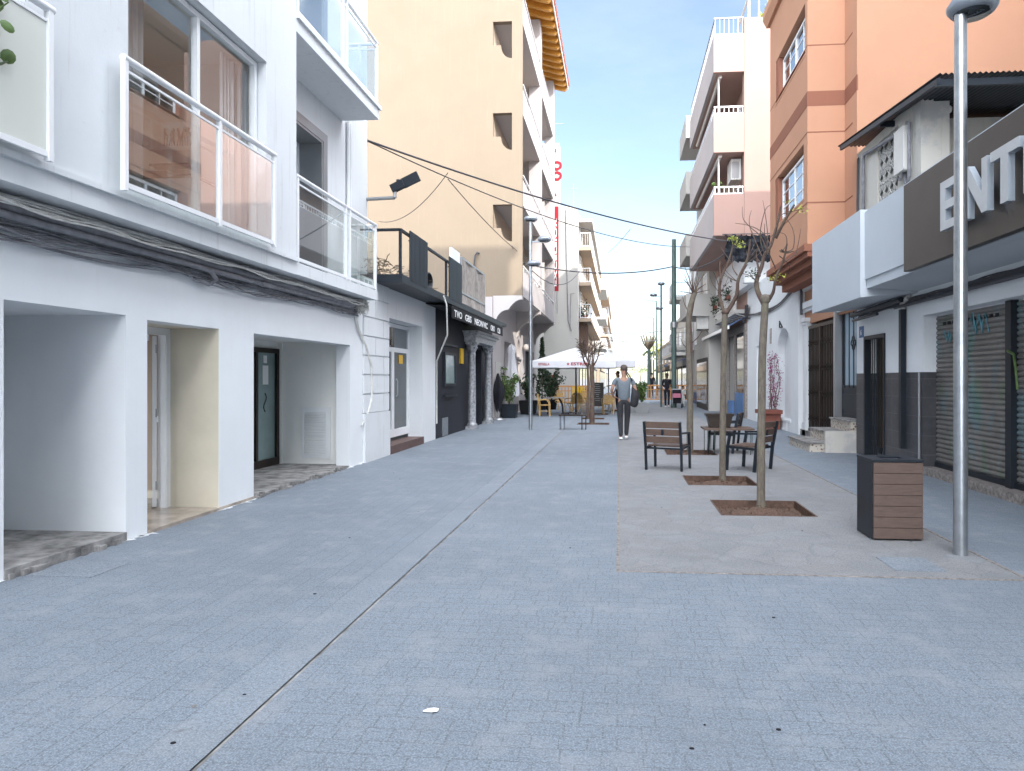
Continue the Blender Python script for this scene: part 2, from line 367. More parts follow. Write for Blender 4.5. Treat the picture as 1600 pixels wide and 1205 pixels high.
# worn patch of slabs near the lamp post and a manhole by the left kerb
mb = MB(); mb.box((2.22,6.05,-.01),(2.62,6.5,.005)); struct(mb.build('paving_patch', M['pave_s']))
mb = MB(); mb.box((-5.0+.35,5.3,-.01),(-4.1,5.75,.005)); struct(mb.build('drain_cover', M['pave_s']))
for k, (x0,x1,y0,y1) in enumerate(PITS+LP):
    mb = MB(); n = 14; rnd = random.Random(k); vs = []; fs = []
    for j in range(n+1):
        for i in range(n+1):
            u, w = i/n, j/n; d = math.hypot(u-.5, w-.5)
            vs.append((x0+(x1-x0)*u, y0+(y1-y0)*w, -.085+.10*max(0,1-d*2.2)+rnd.uniform(-.01,.012)))
    for j in range(n):
        for i in range(n): fs.append((j*(n+1)+i, j*(n+1)+i+1, (j+1)*(n+1)+i+1, (j+1)*(n+1)+i))
    mb.add(vs, fs, True)
    for q in range(260):
        x = rnd.uniform(x0+.04,x1-.04); y = rnd.uniform(y0+.04,y1-.04); d = math.hypot((x-x0)/(x1-x0)-.5, (y-y0)/(y1-y0)-.5)
        mb.leaf((x,y,-.07+.10*max(0,1-d*2.2)), .018, rnd)
    tag(mb.build('soil_bed', M['soil']), None, None, None, 'structure')
    mb = MB(); t = .018
    mb.box((x0-t,y0-t,-.12),(x1+t,y0,.005)).box((x0-t,y1,-.12),(x1+t,y1+t,.005)).box((x0-t,y0,-.12),(x0,y1,.005)).box((x1,y0,-.12),(x1+t,y1,.005))
    struct(mb.build('pit_edging', M['rust']))
# splashes of white wall paint and mortar along the foot of the left wall
rnd = random.Random(44); mb = MB()
for k in range(90):
    y = rnd.choice((rnd.uniform(2.5,5.1), rnd.uniform(6.5,6.9), rnd.uniform(8.1,9.0), rnd.uniform(12.2,14.4))); x = -4.69; w_ = abs(rnd.gauss(0,.045))+.01; l = rnd.uniform(.03,.14); z = .0035+.0004*(k%9)
    mb.add([(x-.01,y-l,z)]+[(x+w_*(.4+.6*rnd.random())*math.sin(PI*j/6), y-l+2*l*j/6, z) for j in range(1,6)]+[(x-.01,y+l,z)], [tuple(range(7))])
struct(mb.build('paint_splash', M['white_lower']))
# litter
rnd = random.Random(3)
for k in range(26):
    x, y = rnd.uniform(-4,3), rnd.uniform(2.6,13); s = rnd.uniform(.006,.014)
    mb = MB(); mb.lathe((x,y,.0), [(s,0.001),(s*.8,.004),(0,.005)], 7, 1, rnd.uniform(.5,1.3)); o = mb.build('pavement_stain', M['black'] if k % 4 else M['concrete']); struct(o)
p = gnd(675,1112); mb = MB(); mb.add([p+V((math.cos(a)*r,math.sin(a)*r*.6,.005+.004*(i%2))) for i,(a,r) in enumerate([(k*PI/4, .03+.012*((k*7)%3)) for k in range(8)])], [tuple(range(8))]); tag(mb.build('paper_scrap', M['whitep']), 'small torn white paper scrap lying on the grey paving in the foreground', 'litter')

# ============================================================ shared builders
def win(parent, axis, c, a0, a1, z0, z1, n=2, fr=.05, frm='alu_white', gl='mirror', depth=.06, bars=0, sgn=1, curtain=False, name='window'):
    """window in plane axis=c; frame thickness towards sgn"""
    f = MB()
    def bx(mb, lo, hi, zz0, zz1, d0, d1):
        if axis == 'X': mb.box((c+d0*sgn, lo, zz0), (c+d1*sgn, hi, zz1))
        else: mb.box((lo, c+d0*sgn, zz0), (hi, c+d1*sgn, zz1))
    bx(f, a0, a1, z0, z0+fr, 0, depth); bx(f, a0, a1, z1-fr, z1, 0, depth)
    step = (a1-a0)/n
    for i in range(n+1):
        m = a0+step*i; w = fr if i in (0, n) else fr*.8
        lo = m if i == 0 else (m-w if i == n else m-w/2); bx(f, lo, lo+w, z0+fr, z1-fr, 0.001, depth-.001)
    for i in range(1, bars+1):
        z = z0+(z1-z0)*i/(bars+1); bx(f, a0+fr, a1-fr, z-.012, z+.012, .012, depth-.02)
    if bars:
        for i in range(n):
            m = a0+step*(i+.5); bx(f, m-.01, m+.01, z0+fr, z1-fr, .014, depth-.022)
    fo = f.build(name, M[frm], parent)
    g = MB(); bx(g, a0+fr*.5, a1-fr*.5, z0+fr*.5, z1-fr*.5, .02, .026); g.build('pane', M[gl], fo)
    if curtain:
        cu = MB(); k = 26; pts = []
        for i in range(k+1):
            t = a0+(a1-a0)*i/k; d = -.12+.03*math.sin(i*1.9)
            pts.append(t); 
            if i:
                d0 = -.12+.03*math.sin((i-1)*1.9)
                q = [(pts[i-1], d0), (t, d)]
                if axis == 'X': cu.quad((c+q[0][1]*sgn, q[0][0], z0), (c+q[1][1]*sgn, q[1][0], z0), (c+q[1][1]*sgn, q[1][0], z1), (c+q[0][1]*sgn, q[0][0], z1))
                else: cu.quad((q[0][0], c+q[0][1]*sgn, z0), (q[1][0], c+q[1][1]*sgn, z0), (q[1][0], c+q[1][1]*sgn, z1), (q[0][0], c+q[0][1]*sgn, z1))
        cu.build('curtain', M['curtain'], fo)
    return fo
def railing(parent, pts, z0, z1, posts, glass_=True, mat_='alu_white', r=.028, name='railing', bars=0, glz='glass_rail'):
    """railing along plan polyline pts; posts = list of parameters per segment"""
    mb = MB(); gb = MB()
    for i in range(len(pts)-1):
        a = V((*pts[i], 0)); b = V((*pts[i+1], 0)); ln = (b-a).length
        mb.tube([a+V((0,0,z1)), b+V((0,0,z1))], r, 10)
        mb.bar(a+V((0,0,z0+.05)), b+V((0,0,z0+.05)), .03, .045)
        if bars:
            k = max(2, int(ln/bars))
            for j in range(k+1): q = a.lerp(b, j/k); mb.bar(q+V((0,0,z0)), q+V((0,0,z1-.02)), .014)
        for t in posts[i]:
            q = a.lerp(b, t); mb.bar(q+V((0,0,z0)), q+V((0,0,z1-.01)), .045, .045)
        if glass_:
            d = (b-a).normalized(); nn = V((-d.y, d.x, 0))*.004
            gb.prism([a+d*.05+V((0,0,z0+.08)), b-d*.05+V((0,0,z0+.08)), b-d*.05+V((0,0,z1-.11)), a+d*.05+V((0,0,z1-.11))], nn)
            mb.bar(a+V((0,0,z1-.1)), b+V((0,0,z1-.1)), .02, .02)
    o = mb.build(name, M[mat_], parent)
    if glass_: gb.build('glass_panel', M[glz], o)
    return o
def slab(parent, a, b, m, name='balcony'): return MB().box(a, b).build(name, m, parent)

# ============================================================ LEFT: white apartment building
A = thing('apartment_building', 'white rendered apartment building with glass railed balconies and open ground floor porches at the left', 'building', (-4.7, 3, 0))
w = MB().wall('X', -4.7, -.25, -12, 12.9, -.1, 3.0, [(5.15,6.53,-.1,2.16),(6.84,8.14,-.1,2.14),(8.95,12.3,-.1,2.14)])
w.build('ground_floor_wall', M['white_lower'], A)
n_ = MB(); n_.box((-6.1,6.53,-.1),(-4.951,6.84,2.6)).box((-6.1,5.0,-.1),(-4.951,5.15,2.6)).box((-6.25,4.9,-.1),(-5.95,6.9,2.6)).box((-8.2,5.15,2.163),(-4.951,6.53,2.3))
n_.build('porch_wall', M['white_lower'], A)
fl = MB(); fl.box((-8.2,5.15,-.1),(-4.69,6.53,.085)); fl2 = MB(); fl2.box((-8.2,8.95,-.1),(-4.72,12.5,.03))
rnd = random.Random(9)
for i in range(60):                                  # broken edge of the porch floors
    y = rnd.uniform(5.16,6.5) if i % 3 == 0 else rnd.uniform(8.96,12.2); s = rnd.uniform(.02,.05)
    (fl if i % 3 == 0 else fl2).box((-4.72,y,-.02),(-4.69+rnd.uniform(-.01,.05),y+s*2,rnd.uniform(.02,.06)))
fl.build('porch_floor', M['concrete'], A); fl2.build('porch_floor', M['concrete'], A)
b_ = MB(); b_.box((-5.3,8.138,-.1),(-4.703,8.4,2.139)).box((-5.3,6.60,-.1),(-4.951,6.839,2.5)).box((-5.3,6.84,2.143),(-4.951,8.14,2.3)); b_.build('doorway_lining', M['beige_tile'], A)
b_ = MB(); b_.box((-8.2,8.75,-.1),(-5.3,8.94,2.6)).box((-8.3,6.84,-.1),(-8.2,8.94,2.6)).box((-8.2,6.84,2.45),(-5.3,8.94,2.6)); b_.build('room_wall', plaster('tan_room_wall', (.45,.37,.29), (.3,.25,.2), .1), A)
MB().box((-8.2,6.84,-.1),(-4.68,8.94,.035)).build('doorway_floor', M['marble'], A)
MB().box((-8.2,8.70,.035),(-5.36,8.749,.13)).build('skirting', M['beige_tile'], A)
p = onY(246,655,8.74); MB().box((p.x-.04,8.735,p.z-.04),(p.x+.04,8.749,p.z+.04)).box((p.x-.02,8.73,p.z-.025),(p.x+.02,8.735,p.z+.025)).build('light_switch', M['alu_white'], A)
d_ = MB(); d_.box((-5.40,8.06,.035),(-5.3,8.14,2.14)).box((-5.40,6.84,2.06),(-5.3,8.06,2.14)).box((-5.40,6.84,.035),(-5.3,6.9,2.06)); df = d_.build('door_frame', M['alu_white'], A)
d_ = MB(); d_.bar((-5.42,8.02,1.05),(-5.84,8.64,1.05),.045,2.0); lf = d_.build('door', M['alu_white'], A)
for z in (.3,1.15,1.9): MB().tube([(-5.41,8.035,z-.05),(-5.41,8.035,z+.05)], .012, 8).build('hinge', M['steel'], lf)
MB().box((-5.38,7.2,1.98),(-5.30,7.75,2.05)).build('door_closer', M['alu_white'], df)
# third porch
n_ = MB(); n_.box((-6.3,12.5,-.1),(-4.951,12.7,2.6)).box((-4.953,12.301,-.1),(-4.951,12.5,2.6)).box((-8.2,8.9,2.2),(-4.951,12.5,2.35)).box((-6.1,8.94,-.1),(-4.951,8.955,2.3))
n_.box((-6.3,12.46,.0),(-6.02,12.499,2.2)).box((-6.1,12.478,1.13),(-4.97,12.499,1.145)); n_.box((-6.25,8.95,2.08),(-6.1,12.5,2.2)); n_.build('porch_wall', M['niche'], A)
dd = MB(); y1 = 12.46
for lo, hi in ((11.62,11.70),(12.36,y1),(10.75,10.83),(9.0,9.08)): dd.box((-6.14,lo,.06),(-6.06,hi,2.08))
dd.box((-6.14,9.0,2.0),(-6.06,y1,2.08)).box((-6.14,9.0,.03),(-6.06,y1,.16)); do = dd.build('glass_door', M['brown_metal'], A)
MB().box((-6.11,9.05,.15),(-6.10,12.4,2.02)).build('pane', M['greenglass'], do)
MB().box((-6.098,11.92,1.45),(-6.096,12.12,1.78)).box((-6.098,11.95,1.82),(-6.096,12.07,1.95)).build('notice', M['whitep'], do)
MB().tube([(-6.097,12.0+.05*math.sin(k*.8),1.3-.04*k) for k in range(9)], .012, 5).build('decal', M['dark_metal'], do)
# louvred vent door
pa, pb = onY(472,640,12.49), onY(514,716,12.49)
vt = MB(); x0, x1, z0, z1 = pa.x, pb.x, pb.z, pa.z
vt.box((x0,12.47,z0),(x0+.05,12.498,z1)).box((x1-.05,12.47,z0),(x1,12.498,z1)).box((x0,12.47,z0),(x1,12.498,z0+.05)).box((x0,12.47,z1-.05),(x1,12.498,z1))
vt.box((x1-.01,12.475,z0-.02),(x1+.03,12.498,z1+.04)).box((x0-.02,12.475,z1),(x1+.03,12.498,z1+.04)); vo = vt.build('vent_door', M['alu_white'], A)
lv = MB(); k = 17
for i in range(k):
    z = z0+.06+(z1-z0-.14)*i/(k-1); lv.prism([(x0+.05,12.462,z),(x0+.05,12.495,z+.03),(x0+.05,12.495,z+.04),(x0+.05,12.462,z+.01)], (x1-x0-.1,0,0))
lv.build('louvres', M['alu_white'], vo)
# upper storeys
SOF = MB().box((-9,-12,2.965),(-4.36,9.43,3.1)).box((-9,9.43,2.965),(-4.95,12.9,3.0)); SOF.build('soffit', M['soffit'], A)
ub = MB(); UW = [(6.07,8.6,3.25,5.47),(1.6,4.95,3.25,5.6),(-3.0,.3,3.25,5.47),(6.07,8.6,6.5,8.6),(1.6,4.9,6.5,8.6)]
ub.wall('X', -4.35, -.22, -12, 9.43, 2.96, 9.9, UW)
ub.box((-5.04,9.2,3.0),(-4.571,9.43,9.9)); ub.wall('X', -5.04, -.25, 9.43, 14.12, 2.97, 9.9, [(10.2,11.95,3.13,5.6),(10.2,11.95,6.5,8.7)])
ub.box((-9,14.0,3.6),(-5.29,14.12,9.9)).box((-9,-12,9.9),(-4.25,14.2,10.05)); ub.build('upper_wall', M['white_wall'], A)
md = MB(); md.box((-4.349,5.0,3.13),(-4.31,9.43,3.18)).box((-4.349,-12,3.13),(-4.31,5.0,3.18)); md.build('string_moulding', M['white_wall'], A)
# room behind the big window
rm = MB(); rm.box((-8.6,8.9,3.1),(-4.58,9.0,5.8)).box((-8.8,5.2,3.1),(-8.6,9.0,5.8)).box((-8.6,5.1,3.1),(-4.58,5.2,5.8)).box((-8.6,5.2,5.6),(-4.58,8.9,5.8)); rm.build('room_wall', M['beige_room'], A)
ki = MB(); ki.box((-6.5,8.45,3.1),(-5.2,8.88,4.02)); ki.build('kitchen_unit', M['alu_white'], A)
ki = MB(); ki.box((-6.5,8.43,4.02),(-5.18,8.88,4.06)).box((-6.1,8.5,4.06),(-5.6,8.8,4.13)).box((-5.95,8.7,4.26),(-5.45,8.88,4.28)); ki.build('worktop', M['dark_metal'], A)
pc = MB().box((-5.9,8.86,4.50),(-5.44,8.895,4.86)).build('picture', M['whitep'], A)
rnd = random.Random(5); pm = MB(); pm2 = MB()
for i in range(11):
    x = -5.85+i*.036; (pm if i % 2 else pm2).tube([(x,8.85,4.55),(x+rnd.uniform(-.02,.03),8.85,4.63+rnd.uniform(0,.05)),(x+rnd.uniform(-.03,.03),8.85,4.70+rnd.uniform(0,.08))], [.005,.011,.016], 5)
pm.build('painted_flower', M['terracotta'], pc); pm2.build('painted_stem', M['dark_metal'], pc)
def curtain(y0, y1, x, z0, z1, k=14):
    mb = MB()
    for i in range(k):
        a, b = y0+(y1-y0)*i/k, y0+(y1-y0)*(i+1)/k; da, db = .035*math.sin(i*1.7), .035*math.sin((i+1)*1.7)
        mb.quad((x+da,a,z0),(x+db,b,z0),(x+db,b+.05*math.sin(z1),z1),(x+da,a,z1))
    mb.sm = [True]*len(mb.sm); return mb.build('curtain', M['curtain'], A)
curtain(onX(197,200,-4.75).y,onX(222,200,-4.75).y,-4.75,3.28,5.45); curtain(onX(343,200,-4.75).y,onX(392,200,-4.75).y,-4.75,3.28,5.45,20)
def bigwin(y0, y1, z0, z1, split=None, x=-4.53):
    fo = win(A, 'X', x, y0, y1, z0, z1, 2, .06, 'alu_white', 'glass', .07); return fo
bigwin(6.09,8.58,3.27,5.45); win(A,'X',-4.53,1.62,4.93,3.27,5.58,3,.06,'alu_white','mirror',.07); win(A,'X',-4.53,-2.98,.28,3.27,5.45,3,.06,'alu_white','mirror',.07)
win(A,'X',-4.53,6.09,8.58,6.52,8.58,2,.06,'alu_white','mirror',.07); win(A,'X',-4.53,1.62,4.88,6.52,8.58,2,.06,'alu_white','mirror',.07)
# grey reveal and balcony doors in the recessed part
for z0, z1 in ((3.13,5.6),(6.5,8.7)):
    g_ = MB(); g_.box((-5.6,11.90,z0),(-5.041,11.949,z1)).box((-5.6,10.201,z1-.04),(-5.041,11.90,z1-.001)).box((-5.039,11.95,z0),(-5.03,12.12,z1+.15)).box((-5.039,10.0,z1),(-5.03,11.95,z1+.15))
    g_.build('door_surround', M['alu_grey'], A); win(A,'X',-5.5,10.21,11.89,z0,z1-.05,2,.06,'alu_white','mirror',.07, name='balcony_door')
bl = slab(A, (-5.04,9.431,2.965), (-4.35,12.72,3.13), M['white_wall'])
railing(bl, [(-4.37,9.46),(-4.37,12.7),(-5.02,12.7)], 3.13, 4.31, [(0.01,.55,.60,.985),(.5,)], r=.03)
bl = slab(A, (-5.04,9.431,6.25), (-4.35,12.8,6.5), M['white_wall'])
railing(bl, [(-4.37,9.46),(-4.37,12.77),(-5.02,12.77)], 6.5, 7.62, [(0.01,.50,.55,.985),(.5,)], r=.03)
slab(A, (-4.35,9.431,6.43), (-4.31,12.84,6.5), M['white_wall'], 'slab_edge')
# juliet railings
for y0, y1, nm in ((5.85,8.6,1),(1.4,5.08,2)):
    railing(A, [(-4.24,y0),(-4.24,y1)], 3.17, 4.31, [(.008,.545,.99)], r=.032, name='window_railing', glz='glass_rail' if nm == 1 else 'frost')
dp = MB().tube([(-5.0,13.0,6.3),(-5.0,13.0,3.2)], .035, 8).tube([(-5.0,13.12,6.3),(-5.0,13.12,3.2)], .02, 8); dp.build('downpipe', M['alu_white'], A)
# potted plant leaves behind the frosted rail
pl = thing('potted_plant', 'big leaved green plant in a pot behind the frosted rail at the left edge', 'plant', (-4.42,4.0,3.25))
MB().lathe((-4.44,4.4,3.18), [(.0,0),(.07,0),(.09,.2),(.08,.2),(0,.18)], 14).build('pot', M['terracotta'], pl)
lf = MB(); rnd = random.Random(12); st = MB()
for i in range(26):
    a = rnd.uniform(0,2*PI); z = 3.5+rnd.uniform(0,1.0); q = V((-4.20+rnd.uniform(-.05,.05), 4.50+rnd.uniform(-.25,.09), z)); ln = rnd.uniform(.09,.14); d = V((rnd.uniform(-.3,.5),rnd.uniform(-1,1),rnd.uniform(-.5,.5))).normalized(); w_ = d.cross(V((1,.2,.1))).normalized()
    lf.add([q+d*ln*(.5-.5*math.cos(k_*PI/5))+w_*ln*.42*math.sin(k_*PI/5) for k_ in range(10)]+[q+d*ln*.5+V((.02,0,.01))], [(k_,(k_+1)%10,10) for k_ in range(10)], True); st.tube([(-4.43,4.2,3.4),q.lerp(V((-4.43,4.2,3.4)),.4)+V((0,0,.05)),q], .005, 5)
lf.build('leaves', M['leaf'], pl); st.build('stem', M['leaf'], pl)
# cable runs under the soffit
def wobble(p, q, n, amp, rnd, sag=0):
    p, q = V(p), V(q); out = []
    for i in range(n+1):
        t = i/n; v = p.lerp(q, t); out.append(v+V((rnd.uniform(-amp,amp)*.4, 0, rnd.uniform(-amp,amp)-sag*4*t*(1-t))))
    return out
def curve0(pts, sub=3):
    out = []
    for i in range(len(pts)-1):
        p0, p1, p2, p3 = pts[max(i-1,0)], pts[i], pts[i+1], pts[min(i+2,len(pts)-1)]
        for k in range(sub):
            t = k/sub; out.append(.5*((2*p1)+(p2-p0)*t+(2*p0-5*p1+4*p2-p3)*t*t+(3*p1-p0-3*p2+p3)*t**3))
    return out+[pts[-1]]
rnd = random.Random(21)
c1 = MB()
for i in range(7): c1.tube(curve0(wobble((-4.54+.02*i,-3,2.93-.012*i), (-4.58+.015*i,12.5,2.925-.012*i), 26, .028, rnd, .01)), .009, 5)
for y in (5.2,6.0,7.2,8.6,9.8,11): c1.box((-4.70,y,2.80),(-4.60,y+.03,2.96))
tag(c1.build('cable_bundle', M['cablew']), 'bundle of thin white cables sagging along the soffit of the white apartment building', 'cables')
c2 = MB()
c2.tube([(-4.60,-3,2.86),(-4.60,12.2,2.84)], .045, 12); c2.tube([(-4.55,-3,2.80),(-4.58,9,2.77),(-4.62,12.2,2.79)], .03, 10)
c2.tube(wobble((-4.66,-3,2.70),(-4.66,12.4,2.72),40,.008,rnd), .02, 7)
c2.tube([(-4.58,7.5,2.78),(-4.54,7.7,2.75),(-4.56,7.85,2.68),(-4.62,7.8,2.62),(-4.67,7.6,2.66)], .028, 8); c2.box((-4.62,8.9,2.74),(-4.53,9.15,2.79))
tag(c2.build('conduit_run', M['cableg']), 'grey conduits fixed below the white cables on the white apartment building', 'conduit')
c3 = MB()
for i in range(10): c3.tube(curve0(wobble((-4.66+.008*i,-3,2.67+.022*(i%5)), (-4.65,12.6,2.70+.014*(i%5)), 17+i, .07, rnd, .02)), .008, 5)
tag(c3.build('cable_tangle', M['cableg']), 'grey tangle of loose cables under the grey conduits on the white apartment building', 'cables')
c4 = MB(); 
for i in range(46):
    a = rnd.uniform(0,2*PI); c = V((-4.60,12.55,2.85)); pts = [c+V((rnd.uniform(-.06,.1),math.cos(a+k*1.2)*rnd.uniform(.05,.28),math.sin(a+k*1.2)*rnd.uniform(.04,.17))) for k in range(5)]; c4.tube(pts, .006, 4)
tag(c4.build('coiled_cable', M['cablew']), 'frayed ball of coiled white cable at the far end of the cable run', 'cables')
c5 = MB(); 
for o_ in (0,.05): c5.tube([(-4.68,12.45+o_,2.7),(-4.67,12.6+o_,2.45),(-4.67,13.0+o_,2.15),(-4.66,13.25+o_,1.8),(-4.66,13.3+o_,1.2),(-4.67,13.15+o_,.95),(-4.67,12.8,.7)], .014, 6)
tag(c5.build('hanging_cable', M['cablew']), 'white cable pair dropping down the rusticated wall below the coiled cable', 'cables')

# ---------------------------------------------------------------- white house with double glass door
B = thing('white_house', 'low white house with rusticated corner blocks and a recessed double glass door', 'house', (-4.7,15.5,0))
w = MB().wall('X', -4.7, -.35, 12.9, 18.2, -.1, 3.45, [(14.42,16.97,-.1,2.8)]); w.box((-12,12.9,3.3),(-5.06,18.2,3.45)).box((-12,12.9,-.1),(-11.8,18.2,3.3)); w.build('wall', M['white_wall'], B)
q_ = MB()
for i in range(7):
    z0 = .92+i*.36
    if z0 > 3.2: break
    for (a, b) in (((12.93,13.55),(13.57,14.38)) if i % 2 else ((12.93,14.0),(14.02,14.38))): q_.box((-4.7,a,z0),(-4.672,b,z0+.335))
q_.box((-4.7,12.93,0),(-4.65,14.38,.90)); q_.build('corner_blocks', M['white_wall'], B)
MB().box((-5.05,14.42,-.1),(-4.66,16.97,.17)).build('door_step', M['stepred'], B)
dd = MB(); x = -5.02
dd.box((x-.06,14.42,.25),(x,14.5,2.78)).box((x-.06,16.89,.25),(x,16.97,2.78)).box((x-.06,14.42,2.70),(x,16.97,2.78)).box((x-.06,14.42,2.15),(x,16.97,2.25)).box((x-.06,14.42,.25),(x,16.97,.42)).box((x-.06,15.62,.4),(x,15.80,2.2)).box((x-.06,16.8,.4),(x-.001,16.9,2.2)).box((x-.06,14.5,.4),(x-.001,14.62,2.2))
do = dd.build('glass_door', M['alu_white'], B); MB().box((x-.03,14.5,.4),(x-.025,16.9,2.16)).build('pane', M['darkglass'], do); MB().box((x-.03,14.5,2.24),(x-.025,16.9,2.71)).build('transom_pane', M['mirror'], do)
MB().tube([(x+.03,15.86,1.15),(x+.06,15.86,1.2),(x+.06,15.86,1.5),(x+.03,15.86,1.55)], .012, 6).build('handle', M['steel'], do)
MB().box((x-.02,16.2,1.9),(x-.015,16.5,2.1)).build('yellow_notice', M['yellow'], do)

# ---------------------------------------------------------------- black restaurant
C_ = thing('restaurant_building', 'low black painted restaurant with silver columns beside its door', 'building', (-4.7,22,0))
MB().wall('X', -4.7, -.3, 18.2, 26.55, -.1, 3.38, [(22.2,24.4,-.1,2.55)]).box((-12,18.2,3.3),(-5.01,26.55,3.4)).build('wall', M['black_paint'], C_)
dd = MB().box((-4.98,22.2,0),(-4.9,22.28,2.55)).box((-4.98,24.3,0),(-4.9,24.4,2.55)).box((-4.98,23.2,0),(-4.9,23.3,2.55)); do = dd.build('door', M['black'], C_); MB().box((-4.96,22.28,.1),(-4.95,24.3,2.5)).build('pane', M['greenglass'], do)
MB().tube([(-4.88,23.1,.9),(-4.84,23.05,1.1),(-4.86,23.12,1.3),(-4.84,23.05,1.5),(-4.88,23.1,1.7)], .02, 6).build('handle', M['dark_metal'], do)
MB().box((-4.7,18.9,.02),(-4.68,19.5,.5)).build('meter_cover', M['steel'], C_)
for y in (21.95,24.7):
    cb = MB(); cb.box((-4.69,y-.17,0),(-4.36,y+.17,.10)).lathe((-4.52,y,.1), [(.16,0),(.17,.05),(.13,.09),(.125,.12),(.12,1.2),(.105,2.15),(.12,2.2),(.105,2.24)], 14)
    cb.lathe((-4.52,y,2.34), [(.105,0),(.12,.05),(.15,.12),(.13,.16),(.17,.22),(.19,.27)], 10)
    for k in range(8): a = k*PI/4; cb.lathe((-4.52+.14*math.cos(a),y+.14*math.sin(a),2.5), [(0,-.04),(.035,-.02),(.04,.02),(0,.05)], 6)
    cb.box((-4.69,y-.19,2.61),(-4.33,y+.19,2.68)); cb.build('column', M['silver'], C_)
pe = MB(); pe.box((-4.69,21.6,2.68),(-4.34,25.05,2.86)).box((-4.69,21.5,2.86),(-4.28,25.15,2.94)).box((-4.69,21.35,2.94),(-4.20,25.3,3.0)); pe.build('entablature', M['silver'], C_)
mn = MB(); mn.box((-4.7,18.95,1.05),(-4.62,20.4,1.12)).box((-4.7,19.0,1.35),(-4.64,20.3,1.42)).box((-4.7,19.0,2.2),(-4.64,20.3,2.27)).box((-4.7,19.0,1.42),(-4.64,19.08,2.2)).box((-4.7,20.22,1.42),(-4.64,20.3,2.2)).box((-4.7,18.9,2.45),(-4.62,20.5,2.5))
mo = mn.build('menu_case', M['dark_metal'], C_); MB().box((-4.7,19.08,1.42),(-4.67,20.22,2.2)).build('menu_sheet', M['greenglass'], mo)
MB().box((-4.7,21.0,2.0),(-4.65,21.35,2.45)).build('yellow_plate', M['yellow'], C_)
# terrace above both
T = thing('roof_terrace', 'dark edged roof terrace slab above the white house and black restaurant', 'terrace', (-4.5,19,3.4))
MB().box((-4.7,13.55,3.40),(-4.15,25.4,3.46)).prism([(-4.15,13.55,3.46),(-4.15,13.55,3.56),(-12,13.55,3.56),(-12,13.55,3.46)],(0,12.9,0)).build('slab', M['dark_metal'], T)
fr = MB(); X_ = -4.2
def yv(px, py): return onX(px, py, X_).y
zt = 4.42
for yy in (13.6, yv(665,380), yv(697,400), yv(717,420)): fr.bar((X_,yy,3.56),(X_,yy,zt),.05)
fr.bar((X_,13.6,zt),(X_,yv(717,420),zt),.05); fr.bar((X_,13.6,zt),(-6.5,13.6,zt),.05); fr.build('handrail', M['dark_metal'], T)
for a, b, h in ((yv(637,350),yv(665,380),4.5),(yv(699,400),yv(719,420),4.55)):
    s_ = MB(); n = 14
    for i in range(n): y = a+(b-a)*i/n; s_.box((X_+.03,y,3.50),(X_+.055,y+(b-a)/n*.72,h))
    s_.bar((X_+.02,a,3.7),(X_+.02,b,3.7),.02).bar((X_+.02,a,4.3),(X_+.02,b,4.3),.02); s_.build('slat_panel', M['dark_metal'], T)
a, b = yv(720,420), yv(757,440); zz = 4.78
t_ = MB(); t_.bar((X_,a,3.6),(X_,a,zz),.05).bar((X_,b,3.6),(X_,b,zz),.05).bar((X_,a,zz),(X_,b,zz),.05).bar((X_,a,3.85),(X_,b,3.85),.05); to = t_.build('tarp_frame', M['alu_grey'], T)
tm = MB(); n = 16; rnd = random.Random(4)
for i in range(n):
    y0, y1 = a+(b-a)*i/n, a+(b-a)*(i+1)/n; tm.quad((X_+.02*math.sin(i*1.3),y0,3.87),(X_+.02*math.sin(i*1.3+1.3),y1,3.87),(X_+.03*math.sin(i*.9+1.3),y1,zz-.03),(X_+.03*math.sin(i*.9+.4),y0,zz-.03))
    tm.quad((X_+.03+.04*math.sin(i*1.1),y0,3.55),(X_+.03+.04*math.sin(i*1.1+1.1),y1,3.55),(X_,y1,3.87),(X_,y0,3.87))
tm.build('tarpaulin', M['tarp'], to)
MB().box((X_-.05,a-1.1,3.6),(X_+.02,a-.2,4.85)).build('white_board', M['alu_white'], T)
bp = MB(); rnd = random.Random(8)
for i in range(420):
    c = V((-4.6-rnd.uniform(0,1.2), rnd.uniform(13.8,17.5), 3.58)); h = .42*max(.1,1-abs(c.y-14.6)/3.2)
    d = V((rnd.uniform(-1,1),rnd.uniform(-1,1),rnd.uniform(-.4,.5)))*rnd.uniform(.15,.4); z = V((0,0,rnd.uniform(0,h))); bp.tube([c+z,c+z+d*.5+V((0,0,.04)),c+z+d], .008, 4)
tag(bp.build('brushwood_pile', M['twig']), 'pile of dry brushwood lying on the roof terrace behind the glass balcony', 'brushwood')
hs = MB(); c = V((-4.35, yv(676,430), 3.75))
for k in range(6): hs.tube([c+V((.03*k-.08, .28*math.cos(a*PI/8), .19*math.sin(a*PI/8))) for a in range(17)], .018, 6)
tag(hs.build('hose_coil', M['cable']), 'coiled dark hose on the terrace between the two slatted panels', 'hose')
